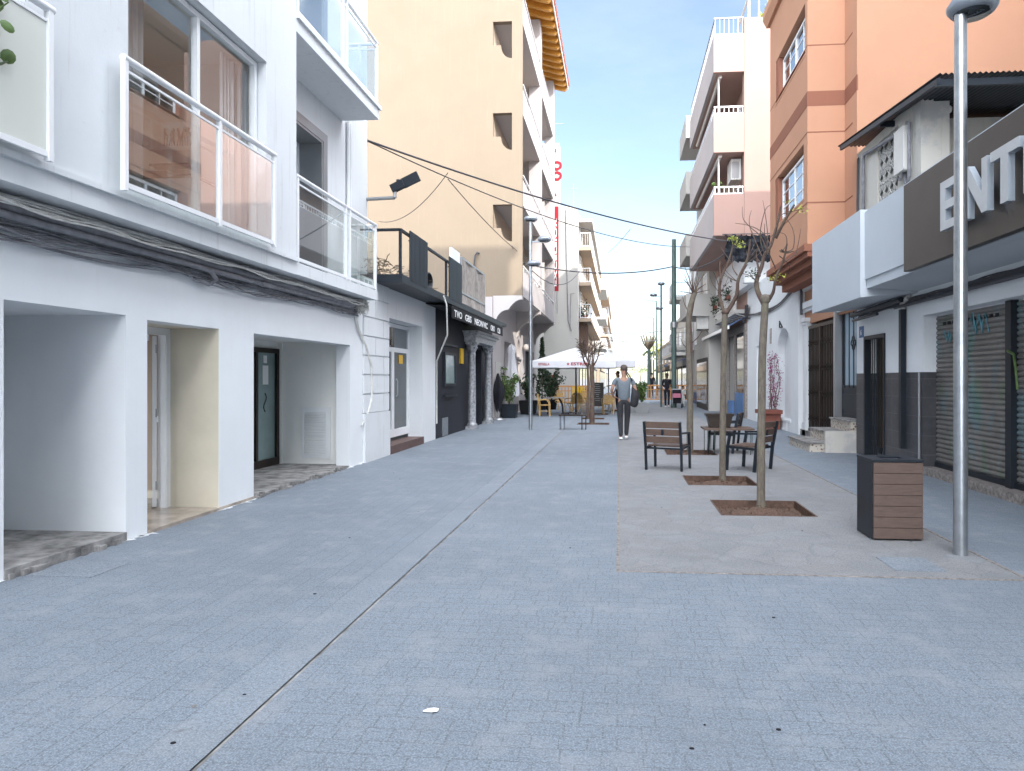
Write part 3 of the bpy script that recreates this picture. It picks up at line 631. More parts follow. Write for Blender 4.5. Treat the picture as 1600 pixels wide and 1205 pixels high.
# awning valance with letters
aw = thing('awning', 'black awning valance with white lettering over the restaurant door', 'awning', (-4.1,21,3.2))
ya, yb = onX(706,478,-4.05).y, onX(785,515,-4.05).y; zt_, zb_ = 3.33, 3.03
MB().box((-4.06,ya,zb_),(-4.04,yb,zt_)).prism([(-4.05,ya,zt_),(-4.7,ya,zt_+.06),(-4.7,ya,zt_+.04),(-4.06,ya,zt_-.02)],(0,yb-ya,0)).build('fabric', M['black'], aw)
yy = ya+.2
for wd, L_ in (('TVO',1.1),('GBS',1.0),('NEON',1.5),('VIC',.9),('OBO',.9),('CLB',.7)):
    text_mesh(wd, .24, .002, (-4.034,yy,zb_+.05), (0,1,0), (0,0,1), M['whitep'], 'lettering', aw, width=L_*.8, bold=.004); yy += (yb-ya)/6.05
dc = MB().tube([(-4.12,yv(688,420),3.5),(-4.08,yv(690,430),3.3),(-4.1,yv(691,430)+.1,2.6),(-4.68,18.25,2.0),(-4.68,18.25,.4)], .02, 6)
tag(dc.build('drooping_cable', M['cablew']), 'pale cable drooping from the terrace edge down to the black restaurant corner', 'cables')

# ---------------------------------------------------------------- cream building
D = thing('cream_building', 'tall cream building with arched loggia parapets and orange wooden eaves', 'building', (-4.7,30,0))
YS = 26.6
mb = MB(); LV = [4.65+3.4*i for i in range(5)]; LV[4] = 17.9
hl = [(-4.69,-3.97,LV[i]+2.0,LV[i]+3.38) for i in range(3)]
mb.wall('Y', YS, .25, -15, -4.69, 3.3, 18.0); mb.wall('Y', YS, .25, -4.69, -3.6, 4.65, 18.0, hl)
for i in range(3):                                        # curved shoulder at the bottom of each side opening
    z = LV[i]+2.0; poly = [(-4.69,YS,z-.001),(-3.975,YS,z-.001)]
    for k in range(7): t = k/6; poly.append((-3.975-.42*math.sin(t*PI/2), YS, z+.5*(1-math.cos(t*PI/2))))
    poly.append((-4.69,YS,z+.5)); mb.prism(poly, (0,.2,0))
mb.box((-15,26.85,3.3),(-14.8,40.2,18))
mb.build('side_wall', M['cream'], D)
mb = MB(); mb.box((-4.9,26.86,4.7),(-4.69,40.2,18)); mb.box((-14.8,41.1,3.3),(-4.9,40.2,18))
mb.build('back_wall', M['peach'], D)
mb = MB()
for i in range(4):
    z = LV[i]; mb.box((-3.78,26.851,z),(-3.6,33.1,z+.95)).box((-3.76,33.1,z),(-3.62,40.2,z+.95)).box((-4.69,26.851,z),(-3.781,40.2,z+.16))
for y0, y1 in ((32.7,33.6),(39.5,40.2)): mb.box((-4.1,y0,4.66),(-3.605,y1,17.9))
mb.box((-3.77,33.6,LV[3]+.95),(-3.63,39.4,LV[3]+1.3)); mb.build('loggia_front', M['pinkfront'], D)
for i in range(4):
    rl = MB()
    rl.bar((-3.6,26.9,LV[i]+1.12),(-3.6,32.7,LV[i]+1.12),.06,.03).bar((-3.62,33.7,LV[i]+1.12),(-3.62,39.5,LV[i]+1.12),.06,.03)
    for k in range(12): rl.bar((-3.65,27+k*1.2,LV[i]+.94),(-3.65,27+k*1.2,LV[i]+1.12),.03)
    rl.build('handrail', M['alu_white'], D)
for i in range(4):
    for a in (28.2,35,38): win(D,'X',-4.68,a,a+1.6,LV[i]+.2,LV[i]+2.4,2,.07,'alu_white','darkglass',.05)
mb = MB()                                                  # scalloped brackets carrying the loggias
for y0 in (26.602, 32.8, 39.8):
    poly = [(-4.7,y0,4.645),(-3.6,y0,4.645),(-3.6,y0,4.5)]
    for k in range(1,8): t = k/7; poly.append((-3.6-.5*t, y0, 4.5-.35*(t**2)))
    for k in range(0,8): t = k/7; poly.append((-4.12-.5*math.sin(t*PI/2), y0, 4.12-.6*(1-math.cos(t*PI/2))))
    poly.append((-4.7,y0,3.4)); mb.prism(poly, (0,.35,0))
mb.box((-4.7,26.7,4.6),(-3.65,40.1,4.648)); mb.build('bracket', M['creamfront'], D)
gw = MB().wall('X', -4.7, -.3, 26.56, 40.2, -.1, 4.6, [(27.2,28.6,.15,2.2),(29.4,31.2,-.1,3.1),(33.0,34.2,2.6,3.4),(33.2,34.1,.0,2.3),(36,39.6,0,3.0)]); gw.box((-8,27,0),(-7.9,40,4.5)); gw.box((-8,26.9,3.2),(-5,40,3.3))
for (y0,y1,zb,zt) in ((33.0,34.2,2.6,3.4),):
    n=10; c=(y0+y1)/2; r=(y1-y0)/2
    for sgn in (-1,1):
        poly=[(-4.7,c+sgn*r*1.001,zb),(-4.7,c+sgn*r*1.001,zt+.001)]+[(-4.7,c+sgn*r*math.sin(k*PI/2/n),zb+(zt-zb)*math.cos(k*PI/2/n)) for k in range(n+1)]
        gw.prism(poly,(-.29,0,0))
gw.box((-4.95,33.0,2.3),(-4.88,34.2,3.4)); gw.box((-4.7,32.8,2.45),(-4.6,34.4,2.55)); gw.build('ground_floor_wall', M['pinkfront'], D)
MB().box((-4.98,36,0),(-4.9,39.6,3.0)).build('shop_front', M['black'], D)
MB().box((-4.88,33.2,0),(-4.8,34.1,2.3)).build('door', M['tarp'], D)
dm = MB().box((-4.72,27.2,.15),(-4.68,28.6,2.2)); do = dm.build('utility_door', M['paleblock'], D)
lv = MB(); [lv.box((-4.68,28.2,.9+k*.08),(-4.665,28.5,.93+k*.08)) for k in range(15)]; lv.build('louvres', M['alu_grey'], do)
rf = MB(); rf.prism([(-2.88,26.2,17.98),(-2.88,26.2,18.04),(-9,26.2,20.2),(-9,26.2,20.12)],(0,14.5,0)); rf.build('roof', M['rooftile'], D)
tl = MB()
for k in range(58): y = 26.2+k*.252; tl.tube([(-2.80,y,18.03),(-4.4,y,18.61)], .085, 6)
tl.build('tile_row', M['rooftile'], D)
MB().box((-2.9,26.2,17.86),(-2.86,40.7,17.98)).build('fascia', M['alu_white'], D)
ra = MB(); ra.prism([(-2.9,26.25,17.93),(-2.9,26.25,17.975),(-4.7,26.25,18.6),(-4.7,26.25,18.55)],(0,14.4,0))
for k in range(20): y = 26.4+k*.74; ra.prism([(-2.95,y,17.80),(-2.95,y,17.92),(-4.7,y,18.53),(-4.7,y,18.2),(-3.3,y,17.76),(-3.05,y,17.72)],(0,.2,0))
ra.build('rafters', M['orangewood'], D)
sp = MB()
for i in range(3): sp.lathe((-3.72,39.7,LV[i]+2.9), [(0,0),(.1,.03),(.12,.2),(0,.25)], 8)
tag(sp.build('loggia_lamps', M['dark_metal'], D), None, None)
tag(MB().lathe((-4.5,34.9,2.9),[(0,0),(.16,.05),(.2,.2),(.1,.32),(0,.34)],12).build('globe_lamp', M['creamfront'], D), None, None)

# ---------------------------------------------------------------- generic street blocks further down
def block(name, label, side, X0, Y0, Y1, H, m, levels=(), Xb=None, by=None, rail='bars', cat='building', wins=2, depth=9, Zb=-.1, shop=True, awn=None):
    """side=-1: block left of the street facing +X at X0; +1: right of the street facing -X"""
    o = thing(name, label, cat, (X0, Y0, 0)); s = side
    MB().box((X0, Y0, Zb), (X0+s*depth, Y1, H)).box((X0-s*.12, Y0-.05, H), (X0+s*depth, Y1, H+.25)).build('wall', M[m], o)
    rnd = random.Random(int(Y0*10)); L = (Y1-Y0)
    for z in levels:
        for k in range(wins):
            y = Y0+L*(k+.25)/wins; win(o,'X',X0-s*.002,y,y+min(1.5,L/wins*.45),z+.25,z+2.15,2,.08,'alu_white','mirror' if rnd.random()<.5 else 'darkglass',.05,sgn=-s)
        if Xb is not None:
            y0, y1 = by or (Y0+.2, Y1-.4); b = slab(o, (X0-s*.001,y0,z-.02), (Xb,y1,z+.2), M[m])
            if rail == 'solid': MB().box((Xb,y0,z+.2),(Xb+s*.1,y1,z+1.05)).box((Xb+s*.1,y0,z+.2),(X0-s*.001,y0+.1,z+1.05)).box((Xb+s*.1,y1-.1,z+.2),(X0-s*.001,y1,z+1.05)).build('parapet', M[m], b)
            else:
                railing(b, [(X0-s*.1,y0+.04),(Xb+s*.04,y0+.04),(Xb+s*.04,y1-.04)], z+.2, z+1.1, [(.02,.95),(.01,.5,.99)], False, 'alu_grey' if rail == 'bars' else 'alu_white', .025, bars=.16)
    if shop:
        k = max(1, int(L/4))
        for i in range(k):
            y = Y0+L*i/k+.5; fo = MB().box((X0-s*.01,y,0),(X0-s*.05,y+L/k-1,2.6)).build('shop_front', M['interior'], o); MB().box((X0-s*.05,y+.1,.3),(X0-s*.055,y+L/k-1.1,2.4)).build('pane', M['darkglass'], fo)
    if awn:
        y0, y1, z, mm = awn; MB().prism([(X0,y0,z+.5),(X0-s*1.5,y0,z),(X0-s*1.5,y0,z-.2),(X0-s*1.48,y0,z-.2),(X0-s*1.48,y0,z-.03),(X0,y0,z+.45)],(0,y1-y0,0)).build('awning', M[mm], o)
    return o
# hotel: white party wall facing the camera, red flag sign
E_ = thing('hotel_building', 'white walled hotel with a blank party wall beside the red vertical sign', 'building', (-3.8,46,0))
xl = onY(903,400,46).x; xm = onY(873.5,300,46).x
MB().box((-14,46,-.1),(xm,46.99,16.6)).box((xm,46,-.1),(xl,46.99,12.2)).prism([(xm,46.0,12.2),(xl,46.0,12.2),(xl-.15,46.0,12.5),(xm,46.0,12.6)],(0,.98,0)).build('wall', M['paleblock'], E_)
MB().tube([(onY(884,350,45.98).x,45.96,12.3),(onY(886,400,45.98).x,45.96,8),(onY(888,480,45.98).x,45.96,5.2),(onY(893,500,45.98).x,45.96,4.6)], .035, 6).tube([(onY(898,450,45.98).x,45.96,7),(onY(892,452,45.98).x,45.96,7),(onY(891,500,45.98).x,45.96,4.8)], .02, 5).build('wall_cable', M['cableg'], E_)
for ch, py, sz in (('S',238,.45),('L',248,.3),('O',263,.75),('O',279,.75),('I',298,.85),('A',303,.25)):
    q = onY(862.5,py,45.97); text_mesh(ch, sz, .01, (q.x,45.97,q.z-.1), (1,0,0), (0,0,1), M['red'], 'lettering', E_, bold=.045)
MB().tube([(xm-.4,46.2,16.6),(xm-.4,46.2,18)], .02, 5).tube([(xm-.6,46.2,17.9),(xm+.3,46.2,17.9)], .02, 5).tube([(xl-.3,46.2,12.4),(xl-.3,46.2,14)], .02, 5).tube([(xl-.5,46.2,13.7),(xl,46.2,13.7)], .02, 5).build('roof_antenna', M['alu_grey'], E_)
hs = thing('hotel_sign', 'tall red vertical flag sign with white letters beside the white hotel wall', 'sign', (-3.8,44,7))
pa, pb = onY(865.5,323,44), onY(872.6,455,44)
MB().box((pa.x,43.95,pb.z),(pb.x,44.1,pa.z)).build('panel', M['red'], hs)
text_mesh('EXCELSIOR', .20, .006, (pb.x-.11,43.94,pb.z+.3), (0,0,1), (-1,0,0), M['whitep'], 'lettering', hs, width=(pa.z-pb.z)*.80, bold=.004)
MB().tube([(pb.x-.08,44,pb.z),(pb.x-.08,44,pb.z-1.4)], .04, 6).bar((pa.x-.6,44.05,pa.z-1),(pa.x,44.05,pa.z-1),.05).bar((pa.x-.6,44.05,pb.z+.6),(pa.x,44.05,pb.z+.6),.05).build('bracket', M['alu_grey'], hs)
# closing block between cream building and hotel
MB_ = thing('narrow_building', 'narrow pale infill building between the cream building and the hotel', 'building', (-4.8,40.3,0))
MB().box((-14,40.25,-.1),(-4.8,45.95,6.2)).build('wall', M['paleblock'], MB_)
FB = block('apartment_block', 'peach apartment block with stacked railed balconies next to the hotel wall', -1, xl-.02, 47, 72, 11.9, 'peach', (5.3,7.65,9.95), -1.85, (47.1,71), 'white', wins=4)
MB().box((xl-.02,46.99,11.75),(-1.75,71.5,11.95)).build('roof_canopy', M['paleblock'], FB)
sh = MB(); 
for k in range(5): sh.box((xl+.0,47.6+k*.5,3.1),(xl+.5,47.75+k*.5,5.2))
sh.build('brown_screen', M['rust'], FB)
pp = thing('balcony_plants', 'green plants on the lowest peach balcony near the hotel', 'plants', (-2.3,48,5.5))
lf = MB(); rnd = random.Random(2)
for k in range(160): lf.leaf((-2.4+rnd.gauss(0,.25),47.6+rnd.gauss(0,.4),5.6+abs(rnd.gauss(0,.55))), .11, rnd)
lf.build('leaves', M['darkleaf'], pp); MB().box((-2.7,47.3,5.5),(-2.1,47.9,5.7)).build('pot', M['terracotta'], pp)
block('apartment_block', 'pale apartment block with boxy balconies, second along the left side', -1, -2.6, 73, 84, 14.6, 'paleblock', (4.6,7.6,10.6), -1.35, (73.2,83), 'solid', wins=2)
block('apartment_block', 'long cream apartment block with many balconies, third along the left side', -1, -2.35, 86, 122, 14.0, 'peach', (4.2,6.6,9.0,11.4), -1.3, (86.5,121), 'bars', wins=6, awn=(88,94,3.2,'canvas'))
block('apartment_block', 'farthest pale apartment block at the left end of the street', -1, -2.3, 126, 150, 11.0, 'paleblock', (4,6.6,9.0), -1.2, (127,148), 'bars', wins=4, awn=(127,132,3.0,'canvas'))

# ============================================================ RIGHT: shop building with brown sign
G = thing('shop_building', 'white and dark tiled shop building with roller shutters and weathered upper wall at the right', 'building', (4.93,8,0))
Xr = 4.93
sh_h = [(.5,12.25,-.2,2.58),(13.95,15.04,-.2,2.36)]
MB().wall('X', Xr, .22, -12, 15.55, 1.66, 3.1, sh_h).box((5.151,12.252,1.66),(5.5,12.45,2.75)).box((5.151,-12,2.56),(5.6,12.25,3.1)).build('wall', M['white_lower'], G)
MB().wall('X', Xr-.012, .25, 12.25, 13.95, -.1, 1.66).build('tile_dado', M['tile'], G); MB().wall('X', Xr-.012, .25, 15.04, 15.55, -.1, 1.66).build('tile_dado', M['tile'], G); MB().box((5.24,12.245,-.1),(5.5,12.45,1.66)).build('tile_jamb', M['tile'], G)
MB().box((Xr-.03,-12,-.1),(5.5,12.24,.125)).build('plinth', M['granite'], G)
MB().box((5.2,13.95,0),(6.2,14.0,2.36)).box((6.2,13.9,0),(6.3,15.1,2.4)).build('passage', M['black'], G)
dd = MB().box((Xr-.03,13.93,-.0),(Xr+.1,13.99,2.4)).box((Xr-.03,15.0,0),(Xr+.1,15.06,2.4)).box((Xr-.03,13.93,2.33),(Xr+.1,15.06,2.4)); do = dd.build('entrance_gate', M['dark_metal'], G)
gb = MB(); 
for k in range(9): gb.tube([(Xr+.08,14.03+k*.118,.05),(Xr+.08,14.03+k*.118,2.33)], .009, 5)
for k in range(14): gb.bar((Xr+.08,14.0,.15+k*.16),(Xr+.08,14.22,.15+k*.16),.012)
gb.build('gate_bars', M['dark_metal'], do)
# shutters
def shutter(y0, y1, z0, z1, x):
    mb = MB(); n = int((z1-z0)/.075); prof = []
    for i in range(n):
        z = z0+(z1-z0)*i/n; h = (z1-z0)/n
        prof += [(x,z),(x-.022,z+h*.25),(x-.026,z+h*.5),(x-.022,z+h*.75),(x,z+h*.98)]
    prof.append((x,z1)); vs = [(a,y0,b) for a,b in prof]+[(a,y1,b) for a,b in prof]; k = len(prof)
    mb.add(vs, [(i,i+1,k+i+1,k+i) for i in range(k-1)], False)
    o = mb.build('roller_shutter', M['shutter'], G)
    fm = MB().box((x-.05,y0,z0-.01),(x+.01,y1,z0+.07)); fm.build('bottom_rail', M['dark_metal'], o)
    ys = y0+.3; sl = MB().box((x-.029,y0+.02,z1-.115),(x-.0275,y1-.02,z1-.112))
    while ys < y1-.3: sl.box((x-.031,ys,z1-.16),(x-.0275,ys+.09,z1-.112)); ys += .16
    sl.build('vent_slots', M['black'], o); return o
yp = onX(1583,600,5.12).y
s1 = shutter(yp+.06, 12.24, .13, 2.56, 5.15); s2 = shutter(6.0, yp-.08, .13, 2.56, 5.15); shutter(.5, 5.9, .13, 2.56, 5.15)
MB().box((5.05,yp-.08,.12),(5.16,yp+.06,2.57)).build('shutter_post', M['dark_metal'], G); MB().box((5.05,5.9,.12),(5.16,6.0,2.57)).build('shutter_post', M['dark_metal'], G)
rnd = random.Random(6)
def scrawl(y, z, w, h, n, r):
    gr = MB()
    pts = []
    for k in range(n): pts.append((5.117, y-w*k/n+rnd.uniform(-.05,.05), z+h*math.sin(k*2.1+rnd.uniform(-.4,.4))*.5))
    gr.tube(pts, r, 4); gr.build('sprayed_tag', M['spray'], s1)
q = onX(1525,505,5.12); scrawl(q.y+.15,q.z,.55,.34,9,.008); scrawl(q.y+.1,q.z+.02,.3,.25,6,.008)
q = onX(1485,525,5.12); scrawl(q.y+.2,q.z,.3,.2,7,.008)
gr = MB(); q = onX(1580,560,5.04); gr.tube([(5.045,q.y+.1,q.z+.1),(5.045,q.y-.05,q.z+.05),(5.045,q.y-.1,q.z-.15),(5.045,q.y-.14,q.z-.4)], .02, 4); gr.build('sprayed_line', M['leaf'], G)
# canopy boxes
cn = MB(); cn.prism([(4.0,12.45,2.91),(4.0,12.45,4.37),(4.12,12.45,4.37),(4.12,12.45,3.3),(Xr-.001,12.45,3.3),(Xr-.001,12.45,2.98)],(0,3.02,0)); cn.build('canopy', M['canopy'], G)
cn = MB(); cn.prism([(4.07,-12,3.2),(4.07,-12,4.33),(4.15,-12,4.33),(4.15,-12,3.3),(Xr-.001,-12,3.3),(Xr-.001,-12,3.0),(4.3,-12,3.05),(4.10,-12,3.05),(4.10,-12,3.2)],(0,24.44,0)); cn.build('canopy', M['canopy'], G)
# upper weathered wall
up = MB(); ya, yb = onX(1403,200,Xr).y, onX(1371,200,Xr).y; za, zb = 4.35, onX(1371,205,Xr).z-.25
up.wall('X', Xr, .2, 12.35, 15.55, 3.3, 6.22, [(ya,yb,za,zb)]); up.box((5.131,12.352,3.3),(5.38,12.8,6.1)); up.box((5.381,13.2,3.3),(10,13.35,6.1)); up.box((Xr+.1,-12,3.3),(9,12.3,3.36))
up.build('upper_wall', M['grey_wall'], G)
lt = MB(); ny, nz = 4, 6; cy_, cz_ = (yb-ya)/ny, (zb-za)/nz
for i in range(ny+1): lt.box((Xr+.03,ya+i*cy_-.012,za),(Xr+.12,ya+i*cy_+.012,zb))
for j in range(nz+1): lt.box((Xr+.032,ya,za+j*cz_-.012),(Xr+.118,yb,za+j*cz_+.012))
for i in range(ny):
    for j in range(nz):
        c = V((Xr+.04, ya+(i+.5)*cy_, za+(j+.5)*cz_)); ring = [c+V((0,(cy_*.36+.02*math.cos(4*a))*math.cos(a),(cz_*.36+.02*math.cos(4*a))*math.sin(a))) for a in [k*PI/8 for k in range(17)]]
        lt.tube(ring, .018, 4, False)
        for sy in (-1,1):
            for sz_ in (-1,1): lt.bar(c+V((0,sy*cy_*.5,sz_*cz_*.5)), c+V((0,sy*cy_*.26,sz_*cz_*.26)), .03)
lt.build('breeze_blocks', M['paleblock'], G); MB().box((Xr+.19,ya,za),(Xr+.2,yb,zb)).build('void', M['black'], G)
rf = MB(); n = 70; vs = []; x0, x1 = 4.62, 9.4
for i in range(n*4+1):
    y = 10.9+(15.9-10.9)*i/(n*4)
    vs += []
m_ = 0; k = 480; vs = []
for i in range(k+1):
    x = x0+(x1-x0)*i/k; z = .014*math.sin(i*PI/4)
    vs += [(x,10.95,5.98+z),(x,15.9,6.50+z)]
rf.add(vs, [(2*i,2*i+2,2*i+3,2*i+1) for i in range(k)], True)
rf.build('corrugated_roof', M['dark_metal'], G)
MB().bar((x0,11.05,5.88),(x1,11.05,5.88),.06,.1).bar((x0+.05,13.5,6.14),(x1,13.5,6.14),.06,.1).bar((x0+.03,11,5.9),(x0+.03,15.7,6.4),.05,.08).build('roof_beam', M['dark_metal'], G)
pi = MB(); pi.tube([(4.88,15.2,4.3),(4.86,15.15,4.6),(4.86,14.95,4.75),(4.86,14.95,5.9),(4.86,14.9,6.02),(4.86,13.3,5.86)], .035, 8).tube([(4.86,12.75,5.9),(4.85,12.62,5.85),(4.85,12.62,4.95),(4.86,12.72,4.86),(4.88,12.85,4.9),(4.9,12.95,5.1)], .03, 8); pi.build('drainpipe', M['cableg'], G)
for k in range(3): MB().tube([(4.9,15.35+.04*k,6.1),(4.88,15.3+.05*k,5.2),(4.9,15.4+.03*k,4.3)], .012, 5).build('cable', M['cable'], G)
ec = thing('meter_box', 'weathered white box fixed high on the grey wall beside the breeze blocks', 'box', (Xr-.1,13,5.2))
MB().box((Xr-.14,12.72,5.10),(Xr-.002,13.14,5.85)).build('case', M['acwhite'], ec); MB().tube([(Xr-.08,12.9,5.1),(Xr-.1,12.95,4.98),(Xr-.06,13.1,5.02),(Xr-.05,13.2,5.1)], .02, 6).build('cable', M['cableg'], ec)
sc = thing('security_camera', 'small white dome camera under the corrugated roof', 'camera', (5.45,12.6,5.8))
q = onY(1480,165,12.7); MB().lathe((q.x,12.66,q.z-.14), [(0,0),(.05,.01),(.06,.05),(.06,.09),(.03,.12),(0,.12)], 14).build('dome', M['acwhite'], sc); MB().box((q.x-.05,12.6,q.z-.03),(q.x-.01,12.79,q.z+.12)).build('bracket', M['acwhite'], sc)
cbl = MB(); rnd = random.Random(31)
for i in range(8): cbl.tube(wobble((Xr-.06,-3,2.93-.01*i),(Xr-.06,15.3,2.90-.012*i),50,.012,rnd), .011, 5)
cbl.tube([(Xr-.10,-3,2.80),(Xr-.10,13.2,2.80)], .03, 8)
tag(cbl.build('cable_bundle', M['cable']), 'dark cable bundle and pipe under the canopy of the shop building', 'cables')
aw = thing('rolled_awning_arm', 'folded black awning arm fixed above the shop building entrance', 'awning', (Xr-.15,14,2.75))
MB().tube([(Xr-.12,15.5,2.86),(Xr-.14,14.2,2.88),(Xr-.14,12.8,2.90)], .05, 8).build('roll', M['dark_metal'], aw); MB().tube([(Xr-.16,15.3,2.74),(Xr-.3,13.5,2.72)], .03, 8).build('arm', M['dark_metal'], aw)
dp = thing('downpipe', 'black downpipe with white top elbow on the tiled shop wall', 'pipe', (Xr-.05,13.1,0))
MB().box((Xr-.10,12.93,.35),(Xr-.014,13.03,2.75)).build('pipe', M['dark_metal'], dp); MB().tube([(Xr-.06,12.98,2.75),(Xr-.06,12.95,2.86),(Xr-.06,12.7,2.92)], .05, 8).build('elbow', M['acwhite'], dp); MB().tube([(Xr-.04,12.32,1.66),(Xr-.04,12.32,.05)], .018, 6).build('thin_pipe', M['alu_grey'], dp)
np = thing('number_plate', 'small blue number plate with a white figure beside the dark entrance', 'sign', (Xr-.01,15.2,2.4))
q = onX(1347,520,Xr); MB().box((Xr-.012,15.12,q.z-.1),(Xr-.001,15.38,q.z+.13)).build('plate', M['blue'], np); text_mesh('6', .16, .001, (Xr-.014,15.3,q.z-.05), (0,-1,0), (0,0,1), M['whitep'], 'figure', np, bold=.003)
# brown sign with letters
sg = thing('shop_sign', 'large brown sign panel with raised grey metal letters on the shop canopy', 'sign', (3.97,8,3.05))
xs = 3.97; yl = onX(1412,350,xs).y; zb_, zt_ = onX(1412,425,xs).z, onX(1412,291,xs).z
MB().box((xs,2.0,zb_),(4.068,yl,zt_)).build('panel', M['signbrown'], sg)
xf = xs-.13
def lt_(ch, p0, p1, ptop, pbot):
    """letter spanning image columns p0..p1 on the face plane"""
    a, b = onX(p0,300,xf).y, onX(p1,300,xf).y; o = V((xf+.04, a, onX(p0,pbot,xf).z)); h = LH
    cu = {'E': [[(0,0),(1,0),(1,.17),(.27,.17),(.27,.41),(.9,.41),(.9,.58),(.27,.58),(.27,.83),(1,.83),(1,1),(0,1)]],
          'N': [[(0,0),(.22,0),(.22,.62),(.78,0),(1,0),(1,1),(.78,1),(.78,.38),(.22,1),(0,1)]],
          'T': [[(.37,0),(.63,0),(.63,.82),(1,.82),(1,1),(0,1),(0,.82),(.37,.82)]],
          'I': [[(0,0),(1,0),(1,.8),(0,.8)]]}[ch]
    mb = MB()
    for poly in cu: mb.prism([(xf, a+(b-a)*u, LZ+w_*h) for u, w_ in poly], (.07,0,0))
    mb.build('letter', M['letter'], sg)
LZ = onX(1469,362,xf).z; LH = onX(1469,287,xf).z-LZ
for ch, a, b in (('E',1469,1500),('N',1505,1542),('T',1547,1592),('I',1599,1616)): lt_(ch, a, b, 0, 0)
a = onX(1604,225,xf); MB().lathe((0,0,0),[(0,0),(0,0)],3)
ac_ = MB(); ac_.prism([(xf, a.y-.05+.07*math.cos(k*PI/6), LZ+LH*.98+.07*math.sin(k*PI/6)) for k in range(12)], (.07,0,0)); ac_.build('letter_dot', M['letter'], sg)

# ---------------------------------------------------------------- orange building
O = thing('orange_building', 'tall orange building with a projecting bay, white framed windows and a brown corbel', 'building', (5.1,17,0))
YO = 16.15
mb = MB(); mb.box((5.13,YO,3.05),(14,21.2,12.0)); mb.box((5.12,YO,3.05),(5.13,17.0,12.0))
def oz(py): return onY(1290,py,17).z
Wn = []
for (pl, pr, pb_, pt) in ((1212,1258,85,13),(1211,1256,312,233)):
    y1, y0 = onX(pl,300,4.29).y, onX(pr,300,4.29).y; Wn.append((y0,y1,onX(pr,pb_,4.29).z,onX(pr,pt-8,4.29).z))
mb.wall('X', 4.29, .2, 17.0, 21.1, 4.62, 11.8, Wn); mb.box((4.49,17.0,4.62),(5.12,17.2,11.8)).box((4.49,20.9,4.62),(5.12,21.1,11.8)).box((4.28,17.2,4.64),(5.1,20.9,4.7)); mb.build('wall', M['orange'], O)
for (y0,y1,z0,z1) in Wn:
    fo = win(O,'X',4.47,y0+.02,y1-.35,z0+.04,z1-.1,2,.06,'alu_white','mirror',.06,bars=2,sgn=-1,curtain=False)
    MB().box((4.6,y0,z0),(4.62,y1,z1)).build('blind', M['curtain'], O); MB().box((4.28,y0-.02,z0-.03),(4.5,y1+.02,z0+.02)).build('sill', M['orange'], O)
    MB().box((4.30,y1-.33,z0),(4.485,y1-.001,z1)).build('reveal', M['orangeband'], O)
z0, z1 = oz(165), oz(142)
MB().box((4.283,16.993,z0),(5.119,21.12,z1)).box((5.113,YO-.004,z0),(5.14,17.0,z1)).build('band', M['orangeband'], O)
gl = MB()
for py in (70,206,316): z = oz(py); gl.box((4.284,16.995,z-.012),(5.12,21.11,z+.012)).box((5.114,YO+.3,z-.012),(5.14,16.99,z+.012))
gl.build('groove', M['orangeband'], O)
MB().prism([(4.2,16.9,11.6),(4.1,16.9,11.8),(4.1,16.9,12.0),(5.3,16.9,12.0),(5.3,16.9,11.6)],(0,4.3,0)).build('cornice', M['orange'], O)
cb = MB(); 
for i, (dx, z0_, z1_) in enumerate(((-.10,4.46,4.62),(-.02,4.34,4.46),(.12,4.2,4.34),(.32,4.0,4.2))): cb.box((4.29+dx,17.0-.12+max(0,dx)*1.0+.02*i,z0_),(5.12,21.15-.03*i,z1_))
cb.build('corbel', M['orangeband'], O)
# ground floor frontage of the orange building
gf = MB(); gf.box((5.3,15.6,3.2),(9,21.2,4.6)).box((5.18,15.6,3.15),(5.35,21.0,4.0)); gf.box((5.9,15.56,-.1),(6.1,21,3.2)); gf.box((5.35,20.35,-.1),(5.9,20.6,3.2)); gf.build('ground_floor_wall', M['plywood'], O)
ml = MB(); ml.box((4.98,17.4,3.45),(5.18,20.6,3.62)).box((5.03,17.4,3.37),(5.18,20.6,3.45)).box((4.98,17.4,3.95),(5.18,20.9,4.0)).box((5.06,15.57,3.1),(5.18,17.4,4.05)); ml.build('lintel_moulding', M['white_wall'], O)
pm = MB(); pm.box((5.0,20.05,0),(5.3,20.42,.35)).box((5.04,20.08,.35),(5.3,20.39,3.1)).box((4.98,20.03,3.1),(5.3,20.45,3.2)).box((5.0,20.06,3.02),(5.3,20.41,3.06)).box((5.02,20.07,2.95),(5.3,20.40,2.98)); pm.build('pilaster', M['white_wall'], O)
GY0, GY1 = onX(1305,600,5.1).y, 20.02
cg = MB(); n = 17
for i in range(n+1): y = GY0+(GY1-GY0)*i/n; cg.box((5.09,y-.020,.22),(5.115,y+.020,2.9))
for j in range(4):
    zb2 = .45+j*.66
    for i in range(n): y0_ = GY0+(GY1-GY0)*i/n; y1_ = GY0+(GY1-GY0)*(i+1)/n; cg.bar((5.08,y0_,zb2),(5.08,y1_,zb2+.14),.012).bar((5.075,y0_,zb2+.14),(5.075,y1_,zb2),.012)
cg.box((5.07,GY0,2.88),(5.16,GY1,2.96)).box((5.07,GY0,.15),(5.16,GY1,.22)).box((5.06,(GY0+GY1)/2-.03,.2),(5.12,(GY0+GY1)/2+.03,2.9))
tag(cg.build('folding_gate', M['brown_metal'], O), 'closed brown folding lattice gate', None)
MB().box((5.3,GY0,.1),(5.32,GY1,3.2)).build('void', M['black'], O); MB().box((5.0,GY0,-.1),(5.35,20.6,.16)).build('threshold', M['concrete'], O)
MB().box((5.05,GY0-.17,.2),(5.3,GY0-.02,3.15)).build('gate_post', M['alu_grey'], O)
dy0, dy1 = 15.7, GY0-.19
